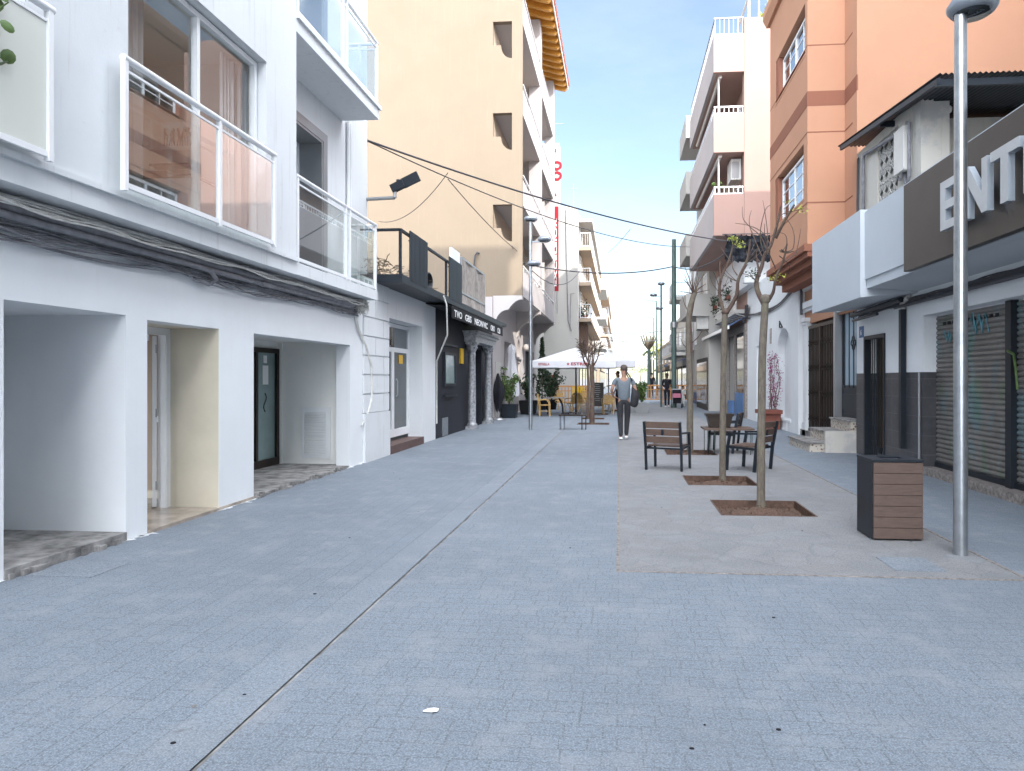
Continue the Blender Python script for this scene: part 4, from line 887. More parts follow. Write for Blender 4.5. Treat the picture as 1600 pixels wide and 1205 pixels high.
bd = MB(); bd.box((5.2,dy0,.66),(5.26,dy0+.07,3.12)).box((5.2,dy1-.07,.66),(5.26,dy1,3.12)).box((5.2,dy0,.66),(5.26,dy1,.74)).box((5.2,dy0,1.3),(5.26,dy1,1.4)).box((5.21,dy0,.7),(5.25,dy1,1.35)).box((5.18,dy0+.12,.85),(5.2,dy1-.12,1.2))
for k in range(5): y = dy0+.25+(dy1-dy0-.5)*k/4; bd.tube([(5.19,y,1.35),(5.19,y,3.12)], .012, 6)
cyy = (dy0+dy1)/2
for a in range(4): bd.tube([(5.18,cyy+.07*math.cos(k*PI/4)+.09*math.cos(a*PI/2),2.35+.07*math.sin(k*PI/4)+.09*math.sin(a*PI/2)) for k in range(9)], .014, 5)
do = bd.build('front_door', M['dark_metal'], O); MB().box((5.23,dy0+.07,1.38),(5.236,dy1-.07,3.12)).build('pane', surf('blue_glass', (.30,.40,.48), .15, var=.05, bmp=0), do)
def tile_steps():
    m, nt, b = newmat('patterned_tile'); v = coords(nt); vo = N(nt,'ShaderNodeTexVoronoi'); vo.inputs['Scale'].default_value = 16; nt.links.new(v, vo.inputs['Vector'])
    nt.links.new(mixc(nt, ramp(nt, vo.outputs['Distance'], .25, .45), (.16,.08,.06), (.48,.44,.38)), b.inputs['Base Color']); return m
M['steptile'] = tile_steps()
st = thing('entrance_steps', 'three tiled entrance steps with patterned risers up to the blue door', 'steps', (4.7,16,0))
MB().box((4.0,15.7,-.02),(5.2,17.5,.17)).box((4.42,15.7,.17),(5.2,17.25,.40)).box((4.85,15.7,.4),(5.25,17.15,.64)).build('riser', M['steptile'], st)
MB().box((3.97,15.68,.17),(4.42,17.53,.20)).box((4.39,15.68,.40),(4.85,17.28,.43)).box((4.82,15.68,.64),(5.25,17.18,.67)).build('tread', M['concrete'], st); MB().box((4.3,15.57,-.02),(5.2,15.67,.45)).build('side_wall', M['grey_wall'], st)

# ---------------------------------------------------------------- white arched house
W = thing('arched_house', 'white house with an arched blind niche between the orange building and the shop awning', 'house', (4.95,24,0))
nx, y0a, y1a = 4.95, 21.45, 23.35; zs, zt2 = 2.2, 3.08
mb = MB().wall('X', nx, .3, 20.6, 28.6, -.1, 5.0, [(y0a,y1a,.33,zt2),(25.3,26.7,-.2,2.72)]); c = (y0a+y1a)/2; r = (y1a-y0a)/2; n = 12
for sgn in (-1,1): mb.prism([(nx,c+sgn*r*1.001,zs),(nx,c+sgn*r*1.001,zt2+.001)]+[(nx,c+sgn*r*math.sin(k*PI/2/n),zs+(zt2-zs)*math.cos(k*PI/2/n)) for k in range(n+1)], (.29,0,0))
mb.box((nx+.25,y0a-.1,.2),(nx+.32,y1a+.1,3.3)); mb.box((nx-.03,y0a-.0,.28),(nx+.24,y1a,.34)).box((nx-.02,c-.5,.02),(nx,c-.42,.26)).box((nx-.02,c+.42,.02),(nx,c+.5,.26)).box((nx-.02,c-.5,.0),(nx,c+.5,.06))
mb.box((nx+.31,20.6,-.1),(14,28.6,4.9)).box((5.3,21.3,4.9),(14,25.95,5.6)); mb.build('wall', M['white_wall'], W)
MB().box((nx+.2,25.3,0),(nx+.26,26.7,2.72)).build('door', M['alu_white'], W); MB().box((nx+.1,25.3,0),(nx+.15,25.38,2.7)).box((nx+.1,26.62,0),(nx+.15,26.7,2.7)).build('door_frame', M['blue'], W)
q = onX(1221,512,nx); MB().bar((nx-.02,q.y-.2,q.z),(nx-.02,q.y+.18,q.z+.02),.03).bar((nx-.02,q.y-.2,q.z),(nx-.02,q.y+.18,q.z+.2),.03).bar((nx-.02,q.y+.18,q.z),(nx-.02,q.y+.18,q.z+.22),.03).build('emblem', M['dark_metal'], W)
q = onX(1212,520,nx); MB().box((nx-.02,24.1,2.7),(nx,24.35,3.2)).build('plaque', M['tarp'], W)
q = onX(1165,508,nx); MB().tube([(nx,28.0,3.85),(nx-.35,27.6,3.8),(nx-.4,27.4,3.7),(nx-.33,27.3,3.62)], .03, 5).build('bracket', M['dark_metal'], W)

# ---------------------------------------------------------------- pink building with balconies
P = thing('pink_building', 'pink apartment building with three stacked side lit balconies above the arched house', 'building', (4.4,26,0))
MB().box((4.39,26.0,6.3),(14,26.4,14.3)).box((4.6,26.4,6.3),(14,35.2,14.0)).box((4.95,28.6,-.1),(14,35.2,4.95)).build('wall', M['pink'], P)
zz = [(6.62,8.08),(9.56,10.92),(12.4,13.72)]
for i, (z0, z1) in enumerate(zz):
    b = MB().box((3.32,25.99,z0),(4.38,26.12,z1)).box((3.44,34.5,z0),(4.59,34.6,z1)).box((3.44,26.12,z0),(4.59,34.5,z0+.2)).build('balcony', M['pink'], P)
    MB().box((3.32,26.121,z0),(3.44,34.6,z1)).build('front_parapet', M['pinkfront'], b)
    rr = MB(); h = .26 if i < 2 else .6
    rr.bar((3.34,26.05,z1+h),(4.36,26.05,z1+h),.05).bar((3.38,26.05,z1+h),(3.38,34.5,z1+h),.05).bar((3.34,26.05,z1+.03),(4.36,26.05,z1+.03),.04).bar((3.38,26.1,z1+.03),(3.38,34.5,z1+.03),.04)
    for k in range(7): x = 3.38+k*.16; rr.bar((x,26.05,z1),(x,26.05,z1+h),.02)
    for k in range(36): y = 26.2+k*.235; rr.bar((3.38,y,z1),(3.38,y,z1+h),.02)
    rr.build('railing', M['alu_white'] if i < 2 else M['alu_grey'], b)
    if i < 2:
        aw_ = MB().tube([(3.6,26.3,z1+1.45),(3.6,34,z1+1.45)], .07, 8).bar((3.55,26.4,z0+.2),(3.55,26.4,zz[i+1][0] if i<2 else 16),.05); aw_.build('awning_roll', M['acwhite'], P)
        win(P,'X',4.59,28,29.6,z0+.2,z0+2.3,2,.07,'alu_white','darkglass',.06,sgn=-1,name='balcony_door'); win(P,'X',4.59,31,33,z0+.2,z0+2.3,2,.07,'alu_white','darkglass',.06,sgn=-1,name='balcony_door')
win(P,'X',4.949,33.2,34.6,4.9,6.4,2,.07,'alu_white','darkglass',.06,sgn=-1)
MB().box((4.392,26.002,4.95),(14,26.4,6.299)).box((4.602,26.4,4.95),(14,35.2,6.299)).build('lower_wall', M['white_wall'], P)
pt = thing('roof_pergola', 'small pergola with shrubs on top of the pink building', 'pergola', (4.8,26.5,14.3))
MB().bar((4.6,26.3,14.3),(4.6,26.3,15.25),.07).bar((5.9,26.3,14.3),(5.9,26.3,15.25),.07).bar((4.45,26.3,15.2),(6.2,26.3,15.2),.07,.12).bar((4.6,26.3,15.2),(4.4,27.6,14.6),.06).tube([(4.95,26.3,14.3),(4.95,26.3,16.5)], .03, 6).build('frame', M['acwhite'], pt)
lf = MB(); rnd = random.Random(14)
for k in range(330): 
    cx_ = rnd.choice(((5.15,.25),(5.4,.75),(5.6,.35))); lf.leaf((cx_[0]+rnd.gauss(0,.09),26.4+rnd.gauss(0,.15),14.35+rnd.uniform(0,cx_[1])), .07, rnd)
lf.build('shrub', M['leafy'], pt)
bs = thing('balcony_shrub', 'leafless potted shrub on the lower pink balcony', 'plant', (3.9,26.4,8.0))
tw = MB(); rnd = random.Random(15)
for k in range(26): a = rnd.uniform(-1,1); tw.tube([(3.85,26.4,7.9),(3.85+a*.3,26.4+rnd.uniform(-.1,.2),8.3),(3.85+a*.5,26.4+rnd.uniform(-.2,.3),8.2+rnd.uniform(0,.6))], [.012,.008,.004], 4)
tw.build('branches', M['twig'], bs); lf = MB()
for k in range(36): lf.leaf((3.5+rnd.gauss(0,.1),26.4,8.5+rnd.gauss(0,.05)), .07, rnd)
lf.build('leaves', M['leaf'], bs); MB().lathe((3.85,26.4,7.0),[(0,0),(.12,0),(.16,.9),(.12,.9)],10).build('pot', M['terracotta'], bs)
ac = thing('air_conditioner', 'pale air conditioning unit hanging inside the lower pink balcony', 'air conditioner', (4.3,26.8,8.6))
MB().box((4.02,26.6,8.75),(4.38,27.5,9.5)).build('case', M['acwhite'], ac); MB().lathe((0,0,0),[(0,0)],3); MB().box((4.05,26.594,8.8),(4.3,26.6,9.4)).build('grille', M['alu_grey'], ac)
# low part: shop, planted balcony, awning
lb = MB().box((4.5,28.7,4.1),(4.949,34.8,4.25)).build('planted_balcony', M['paleblock'], P)
rr = MB(); rr.bar((4.52,28.7,5.0),(4.52,34.8,5.0),.05).bar((4.52,28.7,4.55),(4.52,34.8,4.55),.05)
for k in range(20): rr.bar((4.52,28.7+k*.32,4.25),(4.52,28.7+k*.32,5.0),.03)
for k in range(9): rr.bar((4.55,28.9+k*.7,4.1),(4.9,28.9+k*.7,4.0),.05)
rr.build('railing', M['acwhite'], lb)
bp = thing('balcony_plants', 'drooping green potted plants on the planted low balcony above the blue awning', 'plants', (4.45,31,4.9))
lf = MB(); rnd = random.Random(16)
for cy2, n in ((30.2,60),(32.5,90),(34.3,120)):
    for k in range(n): lf.leaf((4.42+rnd.gauss(0,.08),cy2+rnd.gauss(0,.2),5.05+rnd.gauss(0,.22)), .085, rnd)
lf.build('leaves', M['darkleaf'], bp); [MB().box((4.38,a_,4.8),(4.5,b_,4.95)).build('pot', M['terracotta'], bp) for a_, b_ in ((29.9,30.5),(32.1,32.8),(34,34.6))]
sf = MB(); 
for y in (28.62,31.0,33.0,34.9): sf.box((4.86,y,-.05),(4.949,y+.35,3.7))
sf.box((4.86,28.97,-.05),(4.948,34.9,.45)).box((4.86,28.97,3.4),(4.948,34.9,3.7)); so = sf.build('shop_surround', M['granite'], P)
MB().box((4.9,28.97,.45),(4.93,31.0,3.4)).box((4.9,31.35,.1),(4.93,33.0,3.4)).box((4.9,33.35,.1),(4.93,34.9,3.4)).build('shop_window', M['darkglass'], so)
MB().box((4.84,28.97,.05),(4.87,31.0,.98)).box((4.7,31.2,.0),(4.85,32.0,.62)).build('blue_panel', M['blue'], so)
MB().box((4.87,33.4,.05),(4.89,33.5,3.2)).box((4.87,34.3,.05),(4.89,34.4,3.2)).box((4.87,33.4,3.1),(4.89,34.4,3.2)).build('door_frame', M['alu_white'], so)
aw = thing('awning', 'rolled out blue awning with a white bar over the dark shop front', 'awning', (4.5,31,3.6))
MB().prism([(4.86,28.7,3.98),(4.25,28.7,3.62),(4.25,28.7,3.58),(4.86,28.7,3.94)],(0,8.6,0)).build('fabric', M['awnblue'], aw); MB().bar((4.22,28.6,3.56),(4.22,37.4,3.56),.08,.13).build('front_bar', M['alu_white'], aw)
ac = thing('air_conditioner', 'white air conditioning unit on brackets above the end of the blue awning', 'air conditioner', (4.6,35.6,4.2))
q0, q1 = onY(1089,487,35.6), onY(1109,514,35.6); MB().box((q0.x,35.6,q1.z),(q1.x,36.0,q0.z)).build('case', M['acwhite'], ac)
MB().lathe((0,0,0),[(0,0)],3); fan = MB(); cc = V(((q0.x+q1.x)/2-.06,35.59,(q0.z+q1.z)/2)); 
for r_ in (.08,.14,.2): fan.tube([cc+V((r_*math.cos(k*PI/8),0,r_*math.sin(k*PI/8))) for k in range(17)], .006, 4, False)
fan.build('fan_grille', M['alu_grey'], ac); MB().box((q0.x,35.5,q1.z-.06),(4.96,36.05,q1.z-.02)).build('bracket', M['dark_metal'], ac)
# hanging black net
nt_ = thing('black_netting', 'black crumpled netting hung across the corner below the pink balcony', 'netting', (4.3,25.6,5.6))
mb = MB(); p0, p1 = onY(1133,366,25.6), onY(1210,409,25.6); n, k2 = 22, 8; rnd = random.Random(18); vs = []
for j in range(k2+1):
    for i in range(n+1):
        u, w_ = i/n, j/k2; e = .05 if (i in (0,n) or j in (0,k2)) else .0
        vs.append((p0.x+(p1.x-p0.x)*u+rnd.uniform(-e,e), 25.6+.06*math.sin(i*1.4)+.04*math.sin(j*2+i*.5)+rnd.uniform(-.02,.02), p0.z+(p1.z-p0.z)*w_-.06*math.sin(u*PI)*(1-w_)+rnd.uniform(-e,e)))
fs = [(j*(n+1)+i,j*(n+1)+i+1,(j+1)*(n+1)+i+1,(j+1)*(n+1)+i) for j in range(k2) for i in range(n)]
mb.add(vs, fs, False).add([(a,b+.012,c) for a,b,c in vs], [f[::-1] for f in fs]); mb.build('net', M['net'], nt_)
MB().tube([(p0.x-.1,25.62,p0.z),(p1.x+.1,25.62,p0.z)], .02, 6).build('top_rope', M['cable'], nt_)

# right side further on
block('apartment_block', 'pale building with small angular balconies right behind the pink building', 1, 4.3, 35.25, 41, 14.2, 'paleblock', (4.6,7.5,10.5,13.2), 3.2, (35.3,39), 'solid', wins=2)
B2 = block('apartment_block', 'pale building with curved grey balconies and a grey base, second behind the pink one', 1, 4.75, 41.2, 50, 9.4, 'paleblock', (3.4,6.6), 3.35, (46.5,49.5), 'bars', wins=3, shop=False)
MB().box((4.70,41.2,-.05),(4.749,50,.7)).build('grey_base', M['awnblue'], B2); MB().box((4.7,44,1.2),(4.749,45,2.6)).build('shutter', M['tarp'], B2)
block('apartment_block', 'far pale building on the right beyond the orange barrier', 1, 5.2, 56, 74, 6.5, 'paleblock', (3.4,), 4.2, (57,72), 'bars', wins=4, awn=(57,61,2.7,'awnblue'))
block('apartment_block', 'farthest cream building on the right of the street', 1, 5.6, 80, 110, 5.5, 'peach', (3.2,), None, None, 'bars', wins=5, awn=(82,90,2.6,'leaf'))

# ============================================================ STREET FURNITURE
def lamp_post(x, y, label, side=1, h=6.35, group='tall steel lamp posts with disc heads', r=.058, mat_='steel', low=1.35):
    o = thing('street_lamp', label, 'street lamp', (x,y,0), group)
    MB().tube([(x,y,0),(x,y,1.2),(x,y,h)], [r,r,r*.8], 20).build('pole', M[mat_], o)
    for (dx, z) in ((0,h),(.42*side,h-.62),(.10*side,h-low)):
        if abs(dx) > .3: MB().bar((x,y,z-.03),(x+dx,y,z-.03),.05,.04).build('arm', M['lampgrey'], o)
        hd = MB().lathe((x+dx,y,z), [(0,-.03),(.13,-.03),(.175,-.02),(.205,.02),(.205,.05),(.17,.10),(.07,.125),(0,.13)], 28).build('lamp_head', M['lampgrey'], o)
        MB().lathe((x+dx,y,z-.045), [(0,0),(.14,.002),(.155,.02)], 24).build('lens', M['darkglass'], hd)
    return o
lamp_post(2.995, 6.66, 'nearest steel lamp post in front of the brown shop sign at the right', 1, low=1.56)
lamp_post(-2.68, 21.75, 'steel lamp post on the left beside the cafe terrace', 1)
lamp_post(2.29, 40.2, 'distant steel lamp post beside the woman with the pushchair', -1, 6.75, mat_='polegreen')
o = thing('street_light', 'grey LED street light on a bracket arm at the end of the white apartment building', 'street lamp', (-4.7,14.1,5.2))
a, b, c, d = onY(563,312,14.1), onY(617,309,14.1), onY(617,292,14.1), onY(654,275,14.1)
MB().tube([a,b], .035, 10).tube([b,c], .035, 10).box((a.x-.05,14.0,a.z-.15),(a.x+.0,14.2,a.z+.12)).build('arm', M['alu_grey'], o)
hd = MB(); e = onY(612,296,14.1); dr = (d-e).normalized(); hd.bar(e, e.lerp(d,.45), .16, .11, (0,1,0)).bar(e.lerp(d,.42), d, .2, .055, (0,1,0)); hd.build('lamp_head', M['dark_metal'], o)
MB().lathe(e.lerp(d,.25)+V((0,0,.06)), [(0,0),(.04,0),(.045,.06),(.03,.07),(0,.07)], 10).build('sensor', M['dark_metal'], o); MB().bar(e.lerp(d,.6)-V((0,0,.035)), e.lerp(d,.9)-V((0,0,.035)), .12, .01, (0,1,0)).build('lens', M['greenglass'], o)
up_ = thing('utility_pole', 'tall green grey utility pole on the right carrying the overhead cables', 'pole', (2.99,38.5,0))
q = gnd(1053,637); MB().tube([(q.x,q.y,0),(q.x,q.y,9.05)], [.15,.11], 12).build('pole', M['polegreen'], up_); MB().tube([(q.x,q.y,4.3),(q.x,q.y,4.6)],.2,10).build('collar', M['alu_grey'], up_); UP = V((q.x,q.y,8.6)); up_.location
for k, (px, yy, hh, lb) in enumerate(((1026,70,9.0,'slim far lamp post with a short arm left of the triple headed one'),(1021,95,9.5,'slimmest far lamp post near the end of the street'))):
    q = onY(px,600,yy); o = thing('street_lamp', lb, 'street lamp', (q.x,yy,0)); MB().tube([(q.x,yy,0),(q.x,yy,hh)], .09, 8).bar((q.x,yy,hh),(q.x-.9,yy,hh+.05),.1,.08).build('pole', M['polegreen'], o)

# litter bin
bx0, bx1, by0, by1, bz = 2.415, 2.885, 7.17, 7.62, .775
bn = thing('litter_bin', 'square litter bin with brown plank front, dark metal sides and open top slot', 'bin', (2.65,7.4,0))
mb = MB().box((bx0,by0+.03,.01),(bx0+.02,by1-.001,bz-.02)).box((bx1-.02,by0+.03,.01),(bx1,by1-.001,bz-.02)).box((bx0+.02,by1-.021,.01),(bx1-.02,by1-.001,bz-.02)).box((bx0+.02,by0+.025,.02),(bx1-.02,by0+.04,bz-.02)).box((bx0+.02,by0+.05,.02),(bx1-.02,by1-.03,.06)); mb.build('body', M['dark_metal'], bn)
tp = MB(); s0, s1, t0, t1 = bx0+.13, bx1-.13, by0+.13, by1-.16
tp.box((bx0-.004,by0-.004,bz-.018),(s0,by1,bz)).box((s1,by0-.004,bz-.018),(bx1+.004,by1,bz)).box((s0,by0-.004,bz-.018),(s1,t0,bz)).box((s0,t1,bz-.018),(s1,by1,bz)); tp.build('top_plate', M['dark_metal'], bn)
for k in range(7): z = .02+k*.1045; MB().box((bx0+.012,by0,z),(bx1-.002,by0+.024,z+.1)).build('plank', M['binwood'], bn)
for k in range(2): pass

# park chairs
def park_chair(label, x, y, ang):
    o = thing('park_chair', label, 'chair', (0,0,0), 'slatted park chairs round the tree pits')
    w = .31
    for s in (-1,1):
        f = MB(); X_ = s*w
        f.bar((X_,.02,0),(X_,-.02,.42),.035,.05,(0,1,0)).bar((X_,-.02,.42),(X_,-.10,.83),.035,.055,(0,1,0)).bar((X_,.52,0),(X_,.50,.42),.035,.05,(0,1,0)).bar((X_,.50,.40),(X_,.46,.62),.035,.045,(0,1,0)).bar((X_,.49,.62),(X_,-.05,.64),.035,.03).bar((X_,.50,.40),(X_,-.01,.38),.03,.04)
        f.build('side_frame', M['dark_metal'], o)
    MB().bar((-w,.44,.38),(w,.44,.38),.03,.03).bar((-w,.06,.37),(w,.06,.37),.03,.03).build('crossbar', M['dark_metal'], o)
    MB().box((-.02,-.075,.60),(.02,-.045,.70)).build('clip', M['dark_metal'], o)
    for k in range(4): y0 = .05+k*.115; MB().box((-w+.02,y0,.405),(w-.02,y0+.095,.43)).build('seat_slat', M['wood'], o)
    for k in range(3):
        z = .47+k*.125; yb_ = -.015-(z-.42)*.195; MB().prism([(-w+.018,yb_,z),(-w+.018,yb_-.02,z+.105),(-w+.018,yb_+.005,z+.108),(-w+.018,yb_+.025,z+.003)],(2*w-.036,0,0)).build('back_slat', M['wood'], o)
    o.location = (x,y,0); o.rotation_euler = (0,0,ang); return o
park_chair('slatted park chair seen from behind standing nearest to the middle of the street', .74, 12.30, math.atan2(-.38,.51)+R(16))
park_chair('slatted park chair on the right behind the front tree trunk, facing left', 2.42, 12.45, R(54))
park_chair('farther slatted park chair beside the small low table', 2.45, 15.55, R(72))
# low table with window box
tb = thing('low_table', 'low wooden topped table with thin wire legs behind the park chairs', 'table', (2.1,16.2,0))
q = gnd(1122,688)
MB().box((1.75,14.95,.50),(2.75,15.30,.54)).box((1.75,15.33,.50),(2.75,15.68,.54)).build('tabletop', M['wood'], tb)
for (x, y) in ((1.82,15.0),(2.68,15.0),(1.82,15.62),(2.68,15.62)): MB().tube([(x,y,.5),(x,y,0),(x+.14,y,0),(x+.14,y,.5)], .008, 6).build('leg', M['polegreen'], tb)
tb.location.x -= .02
wb = thing('planter_box', 'small dark rectangular planter standing on the low wooden table', 'planter', (2.0,15.3,.54)); MB().prism([(1.86,15.1,.545),(2.26,15.1,.545),(2.32,15.1,.8),(1.80,15.1,.8)],(0,.3,0)).box((1.78,15.08,.78),(2.34,15.42,.83)).build('box', M['brown_metal'], wb)
# terracotta planter with bougainvillea
tp = thing('terracotta_planter', 'large terracotta planter with magenta bougainvillea against the white arched house', 'planter', (4.45,22.7,0))
MB().prism([(4.40,22.5,0),(4.85,22.5,0),(4.90,22.5,.48),(4.30,22.5,.48)],(0,.6,0)).box((4.24,22.42,.48),(4.93,23.18,.60)).build('pot', M['terracotta'], tp)
st = MB(); lf = MB(); rnd = random.Random(22); 
for k in range(7):
    pts = [V((4.7+rnd.uniform(-.1,.1),22.8+rnd.uniform(-.1,.1),.6))]
    for j in range(9): pts.append(pts[-1]+V((rnd.uniform(-.05,.05),rnd.uniform(-.07,.07),.16+rnd.uniform(0,.04))))
    st.tube(pts, [.014-.001*i for i in range(10)], 5)
    for j in range(1,10):
        for m_ in range(9): lf.leaf(pts[j]+V((rnd.gauss(0,.05),rnd.gauss(0,.07),rnd.gauss(0,.07))), .035, rnd)
st.build('stems', M['twig'], tp); lf.build('flowers', M['magenta'], tp)

# ============================================================ TREES
def limb(mb, pts, r0, r1, n=8, jit=.0, rnd=random):
    k = len(pts); mb.tube([V(p)+V((rnd.uniform(-jit,jit),rnd.uniform(-jit,jit),0)) for p in pts], [r0+(r1-r0)*i/(k-1) for i in range(k)], n)
def curve(pts, sub=4):
    pts = [V(p) for p in pts]; out = []
    for i in range(len(pts)-1):
        p0, p1, p2, p3 = pts[max(i-1,0)], pts[i], pts[i+1], pts[min(i+2,len(pts)-1)]
        for k in range(sub):
            t = k/sub; out.append(.5*((2*p1)+(p2-p0)*t+(2*p0-5*p1+4*p2-p3)*t*t+(3*p1-p0-3*p2+p3)*t**3))
    return out+[pts[-1]]
def T_(Y, seq, dy=0):
    n = len(seq); return [onY(a, b, Y)+V((0, dy*i/max(1,n-1), 0)) for i, (a, b) in enumerate(seq)]
# tree 1
Y1 = 9.0
t1 = thing('bare_tree', 'nearest bare pollarded tree with long thin arching twigs, in the front soil pit', 'tree', (1.72,Y1,0), 'pollarded street trees')
mb = MB(); base = gnd(1189,785); rnd = random.Random(40)
tr = [V((1.72,Y1,-.05)),V((1.72,Y1,.06))]+T_(Y1,[(1189,720),(1190,640),(1191,560),(1194,500),(1196,466)])
mb.tube(curve(tr,3), [ .066 if i < 3 else .053-.0005*i for i in range(len(curve(tr,3)))], 14); mb.lathe(onY(1196,466,Y1), [(.055,-.05),(.07,0),(.05,.04),(0,.05)], 10)
mb.build('trunk', M['bark'], t1)
br = MB()
A1 = T_(Y1,[(1194,476),(1185,455),(1184,437),(1193,414),(1198,396),(1209,380),(1220,346),(1227,316)],.25); limb(br, curve(A1), .034, .013, 10)
limb(br, curve(T_(Y1,[(1212,372),(1222,350),(1235,326)],-.2)), .022, .012, 8)
limb(br, curve(T_(Y1,[(1199,472),(1206,458),(1208,438),(1217,413),(1221,388)],-.3)), .024, .009, 8)
limb(br, curve(T_(Y1,[(1219,392),(1232,393),(1246,388)],.2)), .012, .007, 6); limb(br, curve(T_(Y1,[(1187,432),(1185,412),(1184,398)],.1)), .016, .01, 6)
for seq, dy in (([(1198,390),(1201,363),(1199,330),(1197,307)],.2),([(1190,400),(1181,372),(1175,350),(1176,335),(1181,320)],.3),([(1208,375),(1213,350),(1216,320)],-.2),([(1221,390),(1230,392),(1243,385),(1246,360),(1240,340),(1232,330)],.3),
    ([(1243,400),(1250,380),(1258,352)],.2),([(1212,420),(1200,400),(1190,375),(1187,358)],-.3),([(1200,398),(1190,370),(1175,355),(1163,340),(1162,320)],.1),([(1205,385),(1195,360),(1175,345),(1157,338)],.4),([(1218,400),(1236,412),(1238,425)],.2),([(1188,410),(1183,400),(1186,385)],.1),
    ([(1184,440),(1172,430),(1160,425)],.1),([(1220,394),(1232,380),(1233,362),(1222,355)],.3),([(1225,410),(1243,398),(1255,386)],.2),([(1214,345),(1222,335),(1240,330),(1256,326)],0),([(1196,400),(1187,382),(1185,360),(1190,335),(1195,330)],-.3)):
    limb(br, curve(T_(Y1,seq,dy),5), .008, .0028, 5)
br.build('branches', M['bark2'], t1)
lf = MB()
for (cx_, cy_, n, s) in ((1251,328,34,5),(1234,316,14,4),(1206,437,20,4),(1221,430,14,4)):
    for k in range(n): lf.leaf(onY(cx_+rnd.gauss(0,s*1.2),cy_+rnd.gauss(0,s*.6),Y1+rnd.uniform(-.05,.15)), .018, rnd)
lf.build('leaves', M['leafy'], t1)
lf = MB()
for k in range(60): lf.leaf(onY(1176+rnd.gauss(0,6),427+rnd.gauss(0,4),Y1+rnd.uniform(-.05,.15)), .02, rnd)
lf.build('dark_leaves', M['darkleaf'], t1)
# tree 2
Y2 = 11.3
t2 = thing('bare_tree', 'second bare pollarded tree with two upright forks and a tuft of yellow leaves', 'tree', (1.56,Y2,0), 'pollarded street trees')
q = onY(1129,748,Y2)
mb = MB(); tr = [V((q.x,Y2,-.05)),V((q.x,Y2,.05))]+T_(Y2,[(1129,690),(1130,620),(1131,560),(1132,510),(1133,482)]); mb.tube(curve(tr,3), [.064 if i < 3 else .054-.0006*i for i in range(len(curve(tr,3)))], 14); mb.build('trunk', M['bark'], t2)
br = MB()
for seq, a, b, dy in (([(1131,488),(1125,460),(1128,434),(1141,405),(1149,378)],.028,.012,.2),([(1135,490),(1150,462),(1152,438),(1165,408),(1168.5,378)],.034,.013,-.2),([(1152,440),(1160,425),(1172,410)],.016,.006,.2),([(1126,458),(1121,440),(1115,425)],.01,.005,0),([(1127,440),(1126,420),(1128,405)],.012,.005,.2),([(1152,430),(1147,415),(1150,395)],.01,.004,.3)):
    limb(br, curve(T_(Y2,seq,dy)), a, b, 9)
for k in range(16):
    s0 = rnd.choice(((1141,408),(1149,385),(1165,412),(1168,385),(1125,458),(1152,440))); a = rnd.uniform(-1.2,1.2); l = rnd.uniform(18,40)
    limb(br, curve(T_(Y2,[s0,(s0[0]+math.sin(a)*l*.5+rnd.uniform(-3,3),s0[1]-math.cos(a)*l*.5),(s0[0]+math.sin(a)*l,s0[1]-math.cos(a*.8)*l)],rnd.uniform(-.3,.3))), .006, .0028, 5)
br.lathe(onY(1133,486,Y2)+V((0,0,-.03)), [(0,-.03),(.05,-.02),(.058,.02),(.04,.05),(0,.06)], 10); br.build('branches', M['bark2'], t2); lf = MB()
for (cx_, cy_, n, s) in ((1145,372,60,4),(1156,383,50,5),(1151,377,20,7)):
    for k in range(n): lf.leaf(onY(cx_+rnd.gauss(0,s),cy_+rnd.gauss(0,s*.5),Y2+rnd.uniform(-.1,.15)), .022, rnd)
lf.build('leaves', M['leafy'], t2)
# tree 3
Y3 = 15.4
t3 = thing('bare_tree', 'third bare pollarded tree ending in a spray of straight shoots', 'tree', (1.5,Y3,0), 'pollarded street trees')
mb = MB(); q = onY(1078,702,Y3); tr = [V((q.x,Y3,-.05)),V((q.x,Y3,.05))]+T_(Y3,[(1078,660),(1078,600),(1076,540),(1076,500),(1079,478),(1085,458)]); cv = curve(tr,3); mb.tube(cv, [.075-.001*i for i in range(len(cv))], 12); mb.build('trunk', M['bark'], t3)
br = MB()
for tip in ((1066,440),(1072,425),(1079,418),(1088,422),(1094,430),(1102,426),(1106,440),(1098,445),(1062,455),(1110,452),(1090,412),(1069,412)):
    s0 = (1084+rnd.uniform(-2,2),459); limb(br, curve(T_(Y3,[s0,((s0[0]+tip[0])/2+rnd.uniform(-2,2),(s0[1]+tip[1])/2),tip],rnd.uniform(-.4,.4))), .016, .005, 6)
for seq in ([(1077,490),(1070,475),(1067,462)],[(1076,540),(1090,528),(1100,515),(1108,520)],[(1077,548),(1068,538),(1064,528)]): limb(br, curve(T_(Y3,seq,.1)), .014, .005, 6)
br.tube([onY(1078,552,Y3),onY(1076,500,Y3),onY(1081,474,Y3),onY(1085,457,Y3)], [.062,.058,.052,.03], 10); br.build('branches', M['bark2'], t3)
